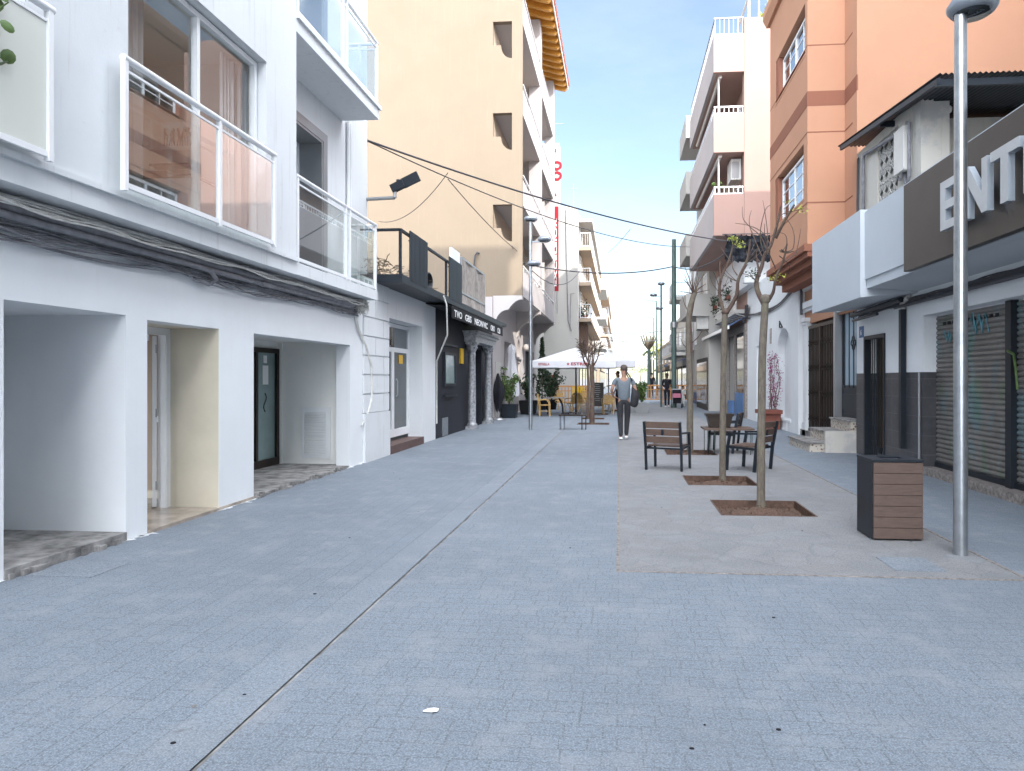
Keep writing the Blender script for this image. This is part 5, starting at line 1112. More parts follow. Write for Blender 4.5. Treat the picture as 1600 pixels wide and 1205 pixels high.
# terrace trees at the left
for k, (px, yy, top, lb) in enumerate(((925,24.95,520,'bushy headed bare tree in the nearest pit beside the cafe terrace'),(918.5,28.2,528,'thin bare tree in the second pit of the cafe terrace'))):
    o = thing('bare_tree', lb, 'tree', (onY(px,600,yy).x,yy,0), 'bare trees beside the cafe terrace'); rnd = random.Random(50+k)
    b0 = onY(px,600,yy).x; mb = MB(); hz = CH+(592-572)*yy/F
    mb.tube([(b0,yy,-.04),(b0,yy,.6),(b0+.02,yy,1.3),(b0-.01,yy,hz)], [.095,.08,.075,.085] if k == 0 else [.06,.055,.05,.045], 10); mb.build('trunk', M['bark2'], o)
    br = MB(); H_ = CH+(592-top)*yy/F-hz
    for q_ in range(9 if k == 0 else 6):
        a = rnd.uniform(0,2*PI); c0 = V((b0,yy,hz-.05)); e1 = c0+V((math.cos(a)*.20,math.sin(a)*.2,H_*.30)); e2 = e1+V((math.cos(a)*.10,math.sin(a)*.10,H_*.40)); br.tube(curve([c0,c0.lerp(e1,.5)+V((0,0,-.03)),e1,e2]), [.036-.0018*i for i in range(13)], 6)
        for m_ in range(17 if k == 0 else 6):
            s0 = e1.lerp(e2, rnd.random()); d = V((math.cos(a)*.6+rnd.uniform(-1.1,1.1),math.sin(a)*.6+rnd.uniform(-1.1,1.1),rnd.uniform(-.2,1.8)))*.19
            br.tube([s0,s0+d*.5+V((0,0,.04)),s0+d], [.014,.010,.006], 4)
    br.build('branches', M['bark2'], o)
yy = 60; q = onY(1014,600,yy); o = thing('bare_tree', 'distant bare tree with a green trunk in the middle of the street beyond the barrier', 'tree', (q.x,yy,0)); rnd = random.Random(61)
MB().tube([(q.x,yy,0),(q.x,yy,4.0)], [.16,.12], 8).build('trunk', M['polegreen'], o); br = MB()
for k in range(34):
    a = rnd.uniform(0,2*PI); s = rnd.uniform(.2,.75); br.tube([(q.x,yy,3.9),(q.x+math.cos(a)*s*.6,yy+math.sin(a)*s*.6,4.4),(q.x+math.cos(a)*s,yy+math.sin(a)*s,4.7+rnd.uniform(0,.7))], [.06,.04,.02], 4)
br.build('branches', M['twig'], o)
def far_tree(px, yy, h, w_, lb, m='leaf', cat='tree', name='broadleaf_tree', n=260):
    q = onY(px,600,yy); o = thing(name, lb, cat, (q.x,yy,0)); rnd = random.Random(int(px))
    MB().tube([(q.x,yy,0),(q.x+.1,yy,h*.35),(q.x,yy,h*.6)], [.16,.12,.05], 7).build('trunk', M['bark'], o); lf = MB()
    cl = [(rnd.gauss(0,w_*.28), rnd.gauss(0,w_*.28), h*.68+rnd.gauss(0,h*.12)) for _ in range(9)]
    for k in range(n): c = rnd.choice(cl); lf.leaf((q.x+c[0]+rnd.gauss(0,w_*.13),yy+c[1]+rnd.gauss(0,w_*.13),c[2]+rnd.gauss(0,h*.06)), .16, rnd)
    lf.build('crown', M[m], o)
far_tree(1043, 100, 7.5, 3.6, 'yellow green leafy tree between the far lamp posts and the utility pole', 'leafy', n=700)
far_tree(1000, 150, 5.0, 5.5, 'small far tree at the end of the street left of the green trunk', n=400)
def palm(px, yy, h, lb):
    q = onY(px,600,yy); o = thing('palm_tree', lb, 'palm tree', (q.x,yy,0)); MB().tube([(q.x,yy,0),(q.x,yy,h)], [.18,.12], 7).build('trunk', M['bark'], o); fr = MB(); rnd = random.Random(int(px))
    for k in range(18):
        a = k*.9; s = rnd.uniform(.9,1.3); pts = [V((q.x,yy,h)),V((q.x+math.cos(a)*s*.6,yy+math.sin(a)*s*.6,h+.45)),V((q.x+math.cos(a)*s*1.2,yy+math.sin(a)*s*1.2,h-.2))]
        for t in range(10):
            p_ = pts[0].lerp(pts[1], t/5) if t < 5 else pts[1].lerp(pts[2], (t-5)/5); fr.leaf(p_, .25, rnd)
    fr.build('fronds', M['darkleaf'], o)
palm(1017, 110, 5.2, 'small distant palm beside the slim far lamp posts'); 

# ============================================================ CAFE TERRACE
def parasol(label, cx, cy, w, zv, zt, pole, text=True):
    o = thing('parasol', label, 'parasol', (cx,cy,0), 'white square parasols on the cafe terrace')
    MB().tube([(cx,cy,0),(cx,cy,zt-.03)], .035, 10).build('pole', M[pole], o); MB().box((cx-.3,cy-.3,0),(cx+.3,cy+.3,.07)).build('base', M['concrete'], o)
    mb = MB(); h = w/2; n = 8; V_ = []
    def P_(u, v_): r = max(abs(u), abs(v_)); return V((cx+u*h, cy+v_*h, zt-(zt-zv)*(r**1.3)-.05*math.sin(r*PI)*(1-abs(abs(u)-abs(v_)))))
    for j in range(-n,n+1):
        for i in range(-n,n+1): V_.append(P_(i/n,j/n))
    L_ = 2*n+1; mb.add(V_, [(j*L_+i,j*L_+i+1,(j+1)*L_+i+1,(j+1)*L_+i) for j in range(2*n) for i in range(2*n)], True)
    for a, b in (((-h,-h),(h,-h)),((h,-h),(h,h)),((h,h),(-h,h)),((-h,h),(-h,-h))):
        for k in range(8):
            t0, t1 = k/8, (k+1)/8; p0 = V((cx+a[0]+(b[0]-a[0])*t0, cy+a[1]+(b[1]-a[1])*t0, zv)); p1 = V((cx+a[0]+(b[0]-a[0])*t1, cy+a[1]+(b[1]-a[1])*t1, zv)); mb.quad(p0,p1,p1+V((0,0,-.26-.015*((k+1)%2))),p0+V((0,0,-.26-.015*(k%2))))
    mb.build('canopy', M['canvas'], o); ri = MB()
    for k in range(8): a = k*PI/4; s = h*(1.0 if k % 2 == 0 else 1.40); ri.tube([(cx,cy,zt-.08),(cx+math.cos(a)*s*.97,cy+math.sin(a)*s*.97,zv-.02)], .012, 5).tube([(cx,cy,zv-.15),(cx+math.cos(a)*s*.45,cy+math.sin(a)*s*.45,zv+(zt-zv)*.42)], .012, 5)
    ri.build('ribs', M['dark_metal'], o)
    if text:
        text_mesh('ESTRELLA', .16, .002, (cx-.10,cy-h-.008,zv-.17), (1,0,0), (0,0,1), M['red'], 'lettering', o, width=1.0, bold=.004)
        MB().prism([(cx-.22+(.07 if k%2==0 else .03)*math.sin(k*PI/5),cy-h-.006,zv-.12+(.07 if k%2==0 else .03)*math.cos(k*PI/5)) for k in range(10)],(0,-.003,0)).build('star', M['red'], o)
        text_mesh('ESTRELLA', .13, .002, (cx-h+.3,cy-h-.008,zv-.17), (1,0,0), (0,0,1), M['red'], 'lettering', o, width=.45, bold=.003)
pY = 31.0; c = onY(900,600,pY); vz = CH+(592-566)*29.2/F
parasol('large white parasol with red lettering over the rattan chairs', onY(900,600,pY).x, pY, 3.45, 2.27, 2.88, 'dark_metal')
parasol('smaller white parasol on a grey pole behind the walking man', onY(951,600,34.5).x, 34.5, 2.5, 2.36, 2.85, 'alu_grey', False)
def rattan_chair(label, x, y, ang):
    o = thing('rattan_chair', label, 'chair', (0,0,0), 'rattan chairs on the cafe terrace')
    fr = MB()
    for s in (-1,1):
        fr.tube(curve([(s*.21,-.20,0),(s*.22,-.2,.25),(s*.24,-.21,.45),(s*.25,-.26,.7),(s*.16,-.29,.87),(0,-.30,.91)]), .026, 7); fr.tube(curve([(s*.2,.22,0),(s*.22,.21,.3),(s*.25,.2,.5),(s*.27,.12,.66),(s*.27,-.08,.68),(s*.25,-.24,.66)]), .022, 7); fr.tube([(s*.2,.2,.2),(s*.21,-.19,.2)], .010, 5)
        fr.tube(curve([(s*.2,.22,.15),(s*.08,.22,.36),(0,.22,.4)]), .010, 5)
    fr.build('frame', M['rattan'], o)
    MB().lathe((0,0,.43), [(0,0),(.24,0),(.26,.02),(.24,.045),(0,.04)], 16, 1, .95).build('seat', M['rattan'], o)
    bk = MB()
    for k in range(7): x_ = -.18+k*.06; z1 = .87-abs(x_)*.45; bk.bar((x_,-.22,.47),(x_,-.28,z1),.056,.01,(0,1,0))
    for k in range(5): z = .54+k*.07; bk.bar((-.2,-.232-.014*k,z),(.2,-.232-.014*k,z),.012,.02)
    bk.build('backrest', M['rattan'], o); o.location = (x,y,0); o.rotation_euler = (0,0,ang); return o
def gx(px, py): q = gnd(px, py); return q.x, q.y
for lb, (px, py), a in (('leftmost rattan chair, seen from the side facing right towards the dark table',(851,650),-90),('rattan chair behind the dark cafe table with its rounded back showing',(870,640),160),('rattan chair right of the dark cafe table, turned towards the left',(893,646),60),
    ('rattan chair at the centre of the terrace behind the wire bench',(905,645),-20),('rattan chair facing the camera beside the menu board',(912,639),170),('rattan chair left of the walking man',(950,647),10),('rattan chair half hidden behind the other one near the walking man',(944,638),-60)):
    x, y = gx(px, py); rattan_chair(lb, x, y, R(a))
tb = thing('cafe_table', 'small square dark cafe table between the rattan chairs', 'table', (0,0,0)); x, y = gx(868,647)
MB().box((-.42,-.35,.70),(.42,.35,.73)).build('tabletop', M['alu_grey'], tb)
for s in (-1,1):
    for t_ in (-1,1): MB().tube(curve([(s*.32,t_*.25,0),(s*.3,t_*.25,.4),(s*.15,t_*.2,.70)]), .02, 6).build('leg', M['dark_metal'], tb)
tb.location = (x,y,0)
tb = thing('wire_bench', 'low dark topped bench with thin wire legs holding a folded cloth on the cafe terrace', 'bench', (0,0,0)); x, y = gx(895,671)
MB().box((-.42,-.2,.42),(.42,.2,.46)).build('seat', M['brown_metal'], tb)
for sx_ in (-.38,.28):
    for sy_ in (-.17,.17): MB().tube([(sx_,sy_,.42),(sx_,sy_,0),(sx_+.12,sy_,0),(sx_+.12,sy_,.42)], .008, 5).build('leg', M['dark_metal'], tb)
tb.location = (x,y,0)
cl = MB(); rnd = random.Random(77); n = 8; vs = [(x-.35+.6*i/n, y-.2+.4*j/n, .47+.07*abs(math.sin(i*1.3+j*.8))*(1-abs(i/n-.5))) for j in range(n+1) for i in range(n+1)]
cl.add(vs, [(j*(n+1)+i,j*(n+1)+i+1,(j+1)*(n+1)+i+1,(j+1)*(n+1)+i) for j in range(n) for i in range(n)], True); tag(cl.build('folded_cloth', M['blackcloth']), 'crumpled dark cloth lying on the low wire bench', 'cloth')
def leafball(mb, c, r, n, s, rnd, el=1):
    for k in range(n):
        d = V((rnd.gauss(0,1),rnd.gauss(0,1),rnd.gauss(0,1))).normalized()*(rnd.random()**.5); mb.leaf(V(c)+V((d.x*r,d.y*r,d.z*r*el)), s*rnd.uniform(.6,1.3), rnd)
def planter(name, label, x, y, pr, ph, kind, h, n, sq=False, m='dark_metal', leafm='leaf', s=.07):
    o = thing(name, label, 'potted plant', (x,y,0)); rnd = random.Random(int(x*100+y))
    if sq: MB().prism([(x-pr*.8,y-pr*.8,0),(x+pr*.8,y-pr*.8,0),(x+pr,y-pr,ph),(x-pr,y-pr,ph)],(0,pr*1.8,0)).build('pot', M[m], o)
    else: MB().lathe((x,y,0), [(0,0),(pr*.75,0),(pr,ph*.9),(pr*1.05,ph*.9),(pr*1.05,ph),(pr*.9,ph),(0,ph-.04)], 18).build('pot', M[m], o)
    st = MB(); lf = MB()
    if kind == 'cone':
        st.tube([(x,y,ph-.05),(x,y,h)], .03, 6)
        for k in range(n): t = rnd.random(); rr = (.05+.28*(1-t))*(.6+.4*rnd.random()); a = rnd.uniform(0,2*PI); lf.leaf((x+math.cos(a)*rr,y+math.sin(a)*rr,ph+.1+(h-ph-.1)*t), s, rnd)
    else:
        for k in range(13):
            a = rnd.uniform(0,2*PI); sp = rnd.uniform(.1,.55)*h*.55; tip = V((x+math.cos(a)*sp,y+math.sin(a)*sp,ph+(h-ph)*rnd.uniform(.5,1))); pts = curve([(x,y,ph-.05),V((x,y,ph)).lerp(tip,.5)+V((0,0,.1)),tip]); st.tube(pts, .012, 5)
            for m_ in range(n//13): lf.leaf(rnd.choice(pts[2:])+V((rnd.gauss(0,.07),rnd.gauss(0,.07),rnd.gauss(0,.07))), s, rnd)
    st.build('stems', M['twig'], o); lf.build('foliage', M[leafm], o); return o
x, y = gx(1003,645); planter('potted_oleander', 'potted oleander in a square grey planter right of the walking man', x, y, .33, .48, 'bush', 1.45, 760, True, 'alu_grey', 'leaf', .075)
x, y = gx(796,653); planter('potted_plant', 'tall leafy plant in a dark square pot against the cream building', x, y, .33, .55, 'bush', 1.9, 420, True, 'dark_metal', 'leaf', .1)
x, y = gx(822,647); planter('potted_plant', 'dark bushy plant in a large black pot left of the lamp post', x+.1, y, .38, .6, 'bush', 1.8, 420, True, 'black', 'darkleaf', .1)
x, y = gx(858,641); planter('potted_plant', 'dense dark plant right of the lamp post behind the rattan chairs', x, y+.8, .35, .5, 'bush', 2.1, 900, False, 'black', 'darkleaf', .1)
planter('potted_cypress', 'tall narrow potted cypress under the parasol edge at the cream building', onY(847,600,36).x, 36.0, .25, .5, 'cone', 3.6, 900, False, 'dark_metal', 'darkleaf', .09)
# closed parasols
for k, (px, yy, h, lb, m) in enumerate(((799,29.3,2.95,'closed white parasol draped like a cloth in front of the cream building','canvas'),(778,26.9,1.75,'folded dark cloth parasol hanging near the black restaurant corner','blackcloth'))):
    q = onY(px,600,yy); o = thing('closed_parasol', lb, 'parasol', (q.x,yy,0)); rnd = random.Random(k+90)
    MB().tube([(q.x,yy,0),(q.x,yy,h)], .025, 8).lathe((q.x,yy,0), [(.28,0),(.28,.05),(.05,.1)], 14).build('pole', M['alu_grey'], o)
    mb = MB(); n = 20; R_ = [(.05,h),(.14,h-.12),(.16,h-.3),(.12,h-.38),(.2,h-1.0),(.26,h-1.6),(.30,h-1.95 if k == 0 else h-1.2)] if k == 0 else [(.03,h),(.10,h-.25),(.24,h-.65),(.20,h-.85),(.08,h-1.3)]
    vs = []; 
    for i, (r, z) in enumerate(R_):
        for j in range(n): a = 2*PI*j/n; rr = r*(1+.22*math.sin(a*5+i*.4)); vs.append((q.x+math.cos(a)*rr, yy+math.sin(a)*rr, z-(.18*abs(math.sin(a*2.5)) if i == len(R_)-1 else 0)))
    mb.add(vs, [(i*n+j,i*n+(j+1)%n,(i+1)*n+(j+1)%n,(i+1)*n+j) for i in range(len(R_)-1) for j in range(n)], True); mb.build('canopy', M[m], o)
bd = thing('menu_board', 'dark chalk menu board standing behind the terrace tree', 'board', (-1,30.5,0)); q = onY(934,600,33)
MB().box((q.x-.27,32.95,.3),(q.x+.27,33.0,1.38)).box((q.x-.25,32.9,0),(q.x-.21,33.1,.4)).box((q.x+.21,32.9,0),(q.x+.25,33.1,.4)).build('board', M['signbrown'], bd)
kk = MB(); rnd = random.Random(3)
for k in range(9): w_ = rnd.uniform(.1,.25); kk.box((q.x-w_*.8,32.945,1.28-k*.09),(q.x+w_*.6,32.949,1.295-k*.09))
kk.build('chalk_marks', M['alu_grey'], bd)

# orange works barrier
def barrier(label, x0, x1, y, h=1.13):
    o = thing('works_barrier', label, 'barrier', (x0,y,0), 'orange works barriers across the street'); mb = MB(); mb.bar((x0,y,h),(x1,y,h),.07,.09).bar((x0,y,.25),(x1,y,.25),.05,.06).bar((x0,y,h-.25),(x1,y,h-.25),.03,.05)
    n = int((x1-x0)/.16)
    for k in range(n+1): x = x0+(x1-x0)*k/n; mb.box((x-.028,y-.012,.25),(x+.028,y+.012,h))
    mb.box((x0-.03,y-.25,0),(x0+.03,y+.25,.06)).box((x1-.03,y-.25,0),(x1+.03,y+.25,.06)).bar((x0,y,0),(x0,y,h),.06).bar((x1,y,0),(x1,y,h),.06); mb.build('panel', M['plastic_orange'], o)
for k, (a, b, yy) in enumerate(((868,903,40),(903,930,40.4),(1004,1034,46),(1036,1060,46.2),(1060,1092,46),)):
    barrier(['leftmost orange barrier panel behind the rattan chairs','orange barrier panel behind the terrace trees','orange barrier panel right of the potted oleander','orange barrier panel behind the woman with the pushchair','rightmost orange barrier panel against the pale building'][k], onY(a,600,yy).x, onY(b,600,yy).x, yy)
q = onY(903,600,39); yb2 = thing('yellow_grille', 'short yellow slatted stand in front of the orange barrier', 'stand', (q.x,39,0)); mb = MB()
for k in range(7): mb.box((q.x-.3+k*.1,38.98,.62),(q.x-.23+k*.1,39.02,1.08))
mb.bar((q.x-.32,39,1.1),(q.x+.34,39,1.1),.05).bar((q.x-.32,39,.6),(q.x+.34,39,.6),.05).bar((q.x-.3,39,0),(q.x-.3,39,.7),.05).bar((q.x+.32,39,0),(q.x+.32,39,.7),.05); mb.build('slats', M['yellow'], yb2)
nb = MB(); q = onY(861,590,38); nb.box((q.x-.28,38,1.3),(q.x+.28,38.06,1.75)); tag(nb.build('red_sign', M['red']), 'small red sign in the dark shop front under the large parasol', 'sign')

# ============================================================ OVERHEAD CABLES
def wire(label, p, q, sag, r=.018, m='cable', name='overhead_cable'):
    p, q = V(p), V(q); mb = MB(); mb.tube([p.lerp(q,i/24)-V((0,0,sag*4*(i/24)*(1-i/24))) for i in range(25)], r, 5); return tag(mb.build(name, M[m]), label, 'cable', None)
s0 = onY(567,217,14.15)
wire('thick overhead cable from the white building corner across to the black netting', s0, onY(1135,377,25.6), .25, .022)
wire('thin overhead cable just below the thick one, from the white building corner', s0, onY(1078,386,34), .55, .014)
wire('overhead cable from the cream side wall across the street to the utility pole', onY(745,395,26.5), UP-V((0,0,1.0)), .55, .03)
wire('overhead cable from the utility pole to the black netting', UP-V((0,0,1.0)), onY(1140,392,25.7), .35, .03)
wire('thin cable hanging in a long curve across the cream side wall', onY(592,346,26.5), onY(700,270,20), .45, .012)
wire('thin cable dropping from the thick cable to the cream loggia', onY(700,280,18), onY(833,410,30), .2, .012)
wire('thin sagging cable from the cream loggia to the hotel wall', onY(800,385,26.4), onY(905,425,45.9), 1.1, .02)
wire('thin diagonal cable hanging above the street near the peach apartment block', onY(985,358,40), onY(950,395,60), .1, .015)
dc = MB(); dc.tube([onY(573,218,14.2),onY(571,260,14.2),onY(571,345,14.2)], .018, 5); tag(dc.build('wall_cable', M['cable']), 'dark vertical cable beside the bracket street light', 'cable')
cc = MB(); cc.tube([onY(745,395,26.5),onY(742,400,26.5),onY(740,420,26.5),onY(741,470,26.5)], .03, 5); tag(cc.build('wall_cable', M['cable']), 'dark cable running down the cream side wall behind the tarpaulin', 'cable')
for k, (a, b, yy, sg_) in enumerate((((940,520),(1068,512),52,.2),((940,530),(1068,525),56,.3),((945,540),(1060,500),64,.3),((950,536),(1062,538),60,.2),((945,552),(1062,548),75,.5),((950,558),(1055,556),85,.5),((955,565),(1050,562),95,.6),((958,572),(1046,570),105,.6))):
    p, q = onY(*a,yy), onY(*b,yy); wire(['highest','second highest','slanting','fourth','fifth','sixth','seventh','lowest'][k]+' of the thin cables strung across the far end of the street', p, q, sg_, .022, 'cableg')
bu = MB(); rnd = random.Random(66)
for yy in range(70,140,8):
    z = 4.1+rnd.uniform(-.3,.9)
    for k in range(14): x = -1.5+k*.5+rnd.uniform(-.1,.1); bu.lathe((x,yy,z-.5*math.sin(PI*k/13)), [(0,-.1),(.05,-.05),(.05,.02),(0,.05)], 6)
tag(bu.build('festoon_lights', M['acwhite']), 'strings of small bulbs hung across the far end of the street', 'string lights', None, 'stuff')

# ground cable clutter on the right row
wc = MB(); rnd = random.Random(70)
for i in range(7): wc.tube(curve([(4.92,20.5,4.15+.03*i),(4.90,22.5,3.8+.02*i+rnd.uniform(-.03,.03)),(4.90,25,3.75+.02*i),(4.88,27.5,3.95+rnd.uniform(-.05,.05)),(4.86,28.6,4.0)]), .014, 5)
for i in range(30): c_ = V((4.86,28.3,4.1)); wc.tube([c_+V((0,rnd.uniform(-.4,.4),rnd.uniform(-.3,.3))) for k in range(4)], .012, 4)
tag(wc.build('cable_bundle', M['cable']), 'dark cable bundle sagging over the white arched house up to the blue awning', 'cables')
wc = MB()
for i in range(5): wc.tube(curve([(4.95,20.5,4.2-.04*i),(4.97,18.5,4.05+rnd.uniform(-.04,.04)),(4.95,16.5,3.9),(4.9,15.6,3.7)]), .016, 5)
wc.tube([(4.96,20.3,4.2),(4.96,20.3,3.3)], .04, 6)
tag(wc.build('cable_bundle', M['cable']), 'dark cable bundle under the brown corbel of the orange building', 'cables')

# ============================================================ PEOPLE
def skin_mesh(name, verts, edges, radii, m, parent, sub=2, root=0):
    me = bpy.data.meshes.new('tmp'); me.from_pydata([tuple(v) for v in verts], edges, []); ob = bpy.data.objects.new('tmp', me); COL.objects.link(ob)
    md = ob.modifiers.new('s', 'SKIN'); md.use_smooth_shade = True
    for i, v in enumerate(me.skin_vertices[0].data):
        r = radii[i]; v.radius = r if isinstance(r, tuple) else (r, r); v.use_root = (i == root)
    sb = ob.modifiers.new('d', 'SUBSURF'); sb.levels = sub; sb.render_levels = sub
    dg = bpy.context.evaluated_depsgraph_get(); dg.update(); res = bpy.data.meshes.new_from_object(ob.evaluated_get(dg)); bpy.data.objects.remove(ob); bpy.data.meshes.remove(me)
    res.name = name; res.materials.clear(); res.materials.append(m)
    for p in res.polygons: p.use_smooth = True
    o = bpy.data.objects.new(name, res); COL.objects.link(o); o.parent = parent; return o
def person(label, x, y, height, ang, pose, shirt, trouser, shoes='whitep', hairlen=0, sleeve=.5, hairm=None):
    o = thing('person', label, 'person', (0,0,0)); k = height/1.75
    J = dict(pelvis=(0,0,.95), waist=(0,.0,1.10), chest=(0,.0,1.30), neck=(0,0,1.48), head0=(0,.01,1.56), head1=(0,.015,1.66), top=(0,.01,1.72),
        lhip=(-.09,0,.92), rhip=(.09,0,.92), lknee=(-.10,.03,.50), rknee=(.10,.03,.50), lank=(-.10,-.01,.09), rank=(.10,-.01,.09), ltoe=(-.11,.15,.035), rtoe=(.11,.15,.035),
        lsh=(-.185,0,1.42), rsh=(.185,0,1.42), lelb=(-.24,-.02,1.14), relb=(.24,-.02,1.14), lwr=(-.25,.08,.90), rwr=(.25,.08,.90), lhand=(-.25,.11,.82), rhand=(.25,.11,.82))
    J.update(pose); J = {a: V(b)*k for a, b in J.items()}
    names = list(J); idx = {n: i for i, n in enumerate(names)}
    rad = dict(pelvis=(.088,.07), waist=(.098,.075), chest=(.14,.10), neck=.052, head0=(.070,.078), head1=(.078,.092), top=(.055,.065), lhip=.062, rhip=.062, lknee=.05, rknee=.055, lank=.036, rank=.036, ltoe=(.035,.028), rtoe=(.035,.028), lsh=.055, rsh=.055, lelb=.038, relb=.038, lwr=.025, rwr=.025, lhand=(.035,.02), rhand=(.035,.02))
    E = [('pelvis','waist'),('waist','chest'),('chest','neck'),('neck','head0'),('head0','head1'),('head1','top'),('pelvis','lhip'),('pelvis','rhip'),('lhip','lknee'),('rhip','rknee'),('lknee','lank'),('rknee','rank'),('lank','ltoe'),('rank','rtoe'),('chest','lsh'),('chest','rsh'),('lsh','lelb'),('rsh','relb'),('lelb','lwr'),('relb','rwr'),('lwr','lhand'),('rwr','rhand')]
    def sc(r, f): return tuple(a*k*f for a in r) if isinstance(r, tuple) else r*k*f
    vs = [J[n] for n in names]; rr = [sc(rad[n], 1) for n in names]; ed = [(idx[a], idx[b]) for a, b in E]
    for hn, wn in (('lhand','lwr'),('rhand','rwr')):                 # four fingers and a thumb
        d = (J[hn]-J[wn]).normalized(); sdir = V((0,1,0)) if abs(d.y) < .8 else V((1,0,0)); sdir = (sdir-d*sdir.dot(d)).normalized()
        for f, (off, ln) in enumerate(((-.03,.065),(-.01,.08),(.01,.075),(.03,.06))):
            a = len(vs); vs += [J[hn]+(d*.03+sdir*off)*k, J[hn]+(d*(.03+ln*.55)+sdir*off*1.1)*k, J[hn]+(d*(.03+ln)+sdir*off+V((0,.012,0)))*k]; rr += [.009*k,.0085*k,.007*k]; ed += [(idx[hn],a),(a,a+1),(a+1,a+2)]
        a = len(vs); vs += [J[hn]+(d*.0+sdir*.045)*k, J[hn]+(d*.035+sdir*.06)*k]; rr += [.010*k,.008*k]; ed += [(idx[hn],a),(a,a+1)]
    skin_mesh('body', vs, ed, rr, M['skin'], o)
    def garment(nm, chain, m, f, extra=(), rad=rad):
        ns = []; 
        for a, b in chain:
            for q_ in (a, b):
                if q_ not in ns: ns.append(q_)
        P_ = {**J, **dict(extra)}; skin_mesh(nm, [P_[n] for n in ns], [(ns.index(a), ns.index(b)) for a, b in chain], [sc(rad.get(n, .05), f) if n in rad else sc({'belt':(.118,.092),'lsl':.05,'rsl':.05,'hem':(.140,.105),'lcuff':.05,'rcuff':.05}[n], f) for n in ns], m, o)
    ex = {'belt': J['pelvis'].lerp(J['waist'],.35), 'lsl': J['lsh'].lerp(J['lelb'], sleeve) if sleeve <= 1 else J['lelb'].lerp(J['lwr'], sleeve-1), 'rsl': J['rsh'].lerp(J['relb'], sleeve) if sleeve <= 1 else J['relb'].lerp(J['rwr'], sleeve-1), 'hem': J['pelvis']+V((0,0,-.075))*k, 'lcuff': J['lknee'].lerp(J['lank'],1.02), 'rcuff': J['rknee'].lerp(J['rank'],1.02)}
    ch = [('chest','waist'),('waist','hem'),('chest','lsh'),('chest','rsh')]
    ch += [('lsh','lsl'),('rsh','rsl')] if sleeve <= 1 else [('lsh','lelb'),('rsh','relb'),('lelb','lsl'),('relb','rsl')]
    garment('shirt', ch, shirt, 1.14, ex.items(), {**rad, 'waist':(.125,.095), 'chest':(.145,.105)})
    garment('trousers', [('belt','pelvis'),('pelvis','lhip'),('pelvis','rhip'),('lhip','lknee'),('rhip','rknee'),('lknee','lcuff'),('rknee','rcuff')], trouser, 1.0, ex.items(), {**rad, 'pelvis':(.122,.105), 'lhip':.090, 'rhip':.090, 'lknee':.072, 'rknee':.072})
    for s in ('l','r'):
        a, t = J[s+'ank'], J[s+'toe']; d = (t-a); d.z = 0; d = d.normalized() if d.length > .01 else V((0,1,0)); heel = a+V((0,0,-.05*k))-d*.04*k
        skin_mesh('shoe', [a+V((0,0,-.02*k)), heel, heel.lerp(t,.55)+V((0,0,.01*k)), t], [(0,1),(1,2),(2,3)], [.042*k,(.045*k,.04*k),(.048*k,.036*k),(.042*k,.028*k)], M[shoes], o, 1)
    h = J['head1']; hm = MB(); hc = h+V((0,-.012,.012))*k
    hm.lathe(hc, [(0,-.085*k),(.05*k,-.075*k),(.074*k,-.04*k),(.084*k,0),(.080*k,.035*k),(.062*k,.066*k),(.034*k,.083*k),(0,.088*k)], 16, 1, 1.12)
    if hairlen: hm.lathe(h+V((0,-.055,-.08-hairlen*.5))*k, [(0,-(.06+hairlen*.5)*k),(.04*k,-.04*k),(.06*k,0),(.05*k,.08*k),(0,.1*k)], 12, 1, .7)
    for n_i, q_ in enumerate(hm.v):                                  # open the face: pull the front of the cap back
        if q_[1] > hc.y+.03*k and q_[2] < hc.z+.045*k: hm.v[n_i] = (q_[0]*.9+hc.x*.1, hc.y+.03*k, q_[2])
    hm.build('hair', hairm or M['hair'], o)
    f = MB()                                                         # face: nose, eyes, mouth, ears
    f.lathe(h+V((0,.088,-.03))*k, [(0,-.02*k),(.014*k,-.012*k),(.008*k,.02*k),(0,.03*k)], 6); 
    for s in (-1,1): f.lathe(h+V((s*.08,-.0,-.03))*k, [(0,-.028*k),(.012*k,-.01*k),(.014*k,.015*k),(0,.028*k)], 6)
    f.build('nose_and_ears', M['skin'], o); f = MB()
    for s in (-1,1): f.lathe(h+V((s*.032,.082,-.005))*k, [(0,-.008*k),(.009*k,0),(0,.008*k)], 6)
    f.bar(h+V((-.022,.08,-.066))*k, h+V((.022,.08,-.066))*k, .006*k); f.build('eyes_and_mouth', M['hair'], o)
    o.location = (x,y,0); o.rotation_euler = (0,0,ang); return o
walk = dict(lknee=(-.085,.02,.50), lank=(-.07,-.03,.09), ltoe=(-.07,.10,.035), rknee=(.08,.10,.52), rank=(.06,.10,.11), rtoe=(.07,.24,.06), lelb=(-.29,-.06,1.16), lwr=(-.25,.12,1.02), lhand=(-.20,.17,1.00), relb=(.27,-.05,1.15), rwr=(.27,.05,.93), rhand=(.26,.07,.86))
q = gnd(973,688)
man = person('man in grey T-shirt and charcoal trousers walking away with a dark bag over his shoulder', q.x+.03, q.y, 1.9, R(2), walk, M['tgrey'], M['trouser'], 'whitep', 0, .62, surf('short_hair', (.09,.07,.06), .8))
bg = thing('shoulder_bag', 'dark grey bag slung over the right shoulder of the walking man', 'bag', (q.x+.27,q.y+.02,1.10))
skin_mesh('bag', [V((0,0,-.28)),V((.05,-.03,.05)),V((.0,0,.32))], [(0,1),(1,2)], [(.13,.10),(.14,.11),(.05,.05)], M['trouser'], bg, 2)
MB().tube(curve([bg.location+V((0,-.05,.35)),bg.location+V((-.12,-.14,.55)),bg.location+V((-.19,-.05,.66)),bg.location+V((-.14,.12,.5)),bg.location+V((0,.08,.3))]), .014, 6).build('strap', M['trouser'], bg)
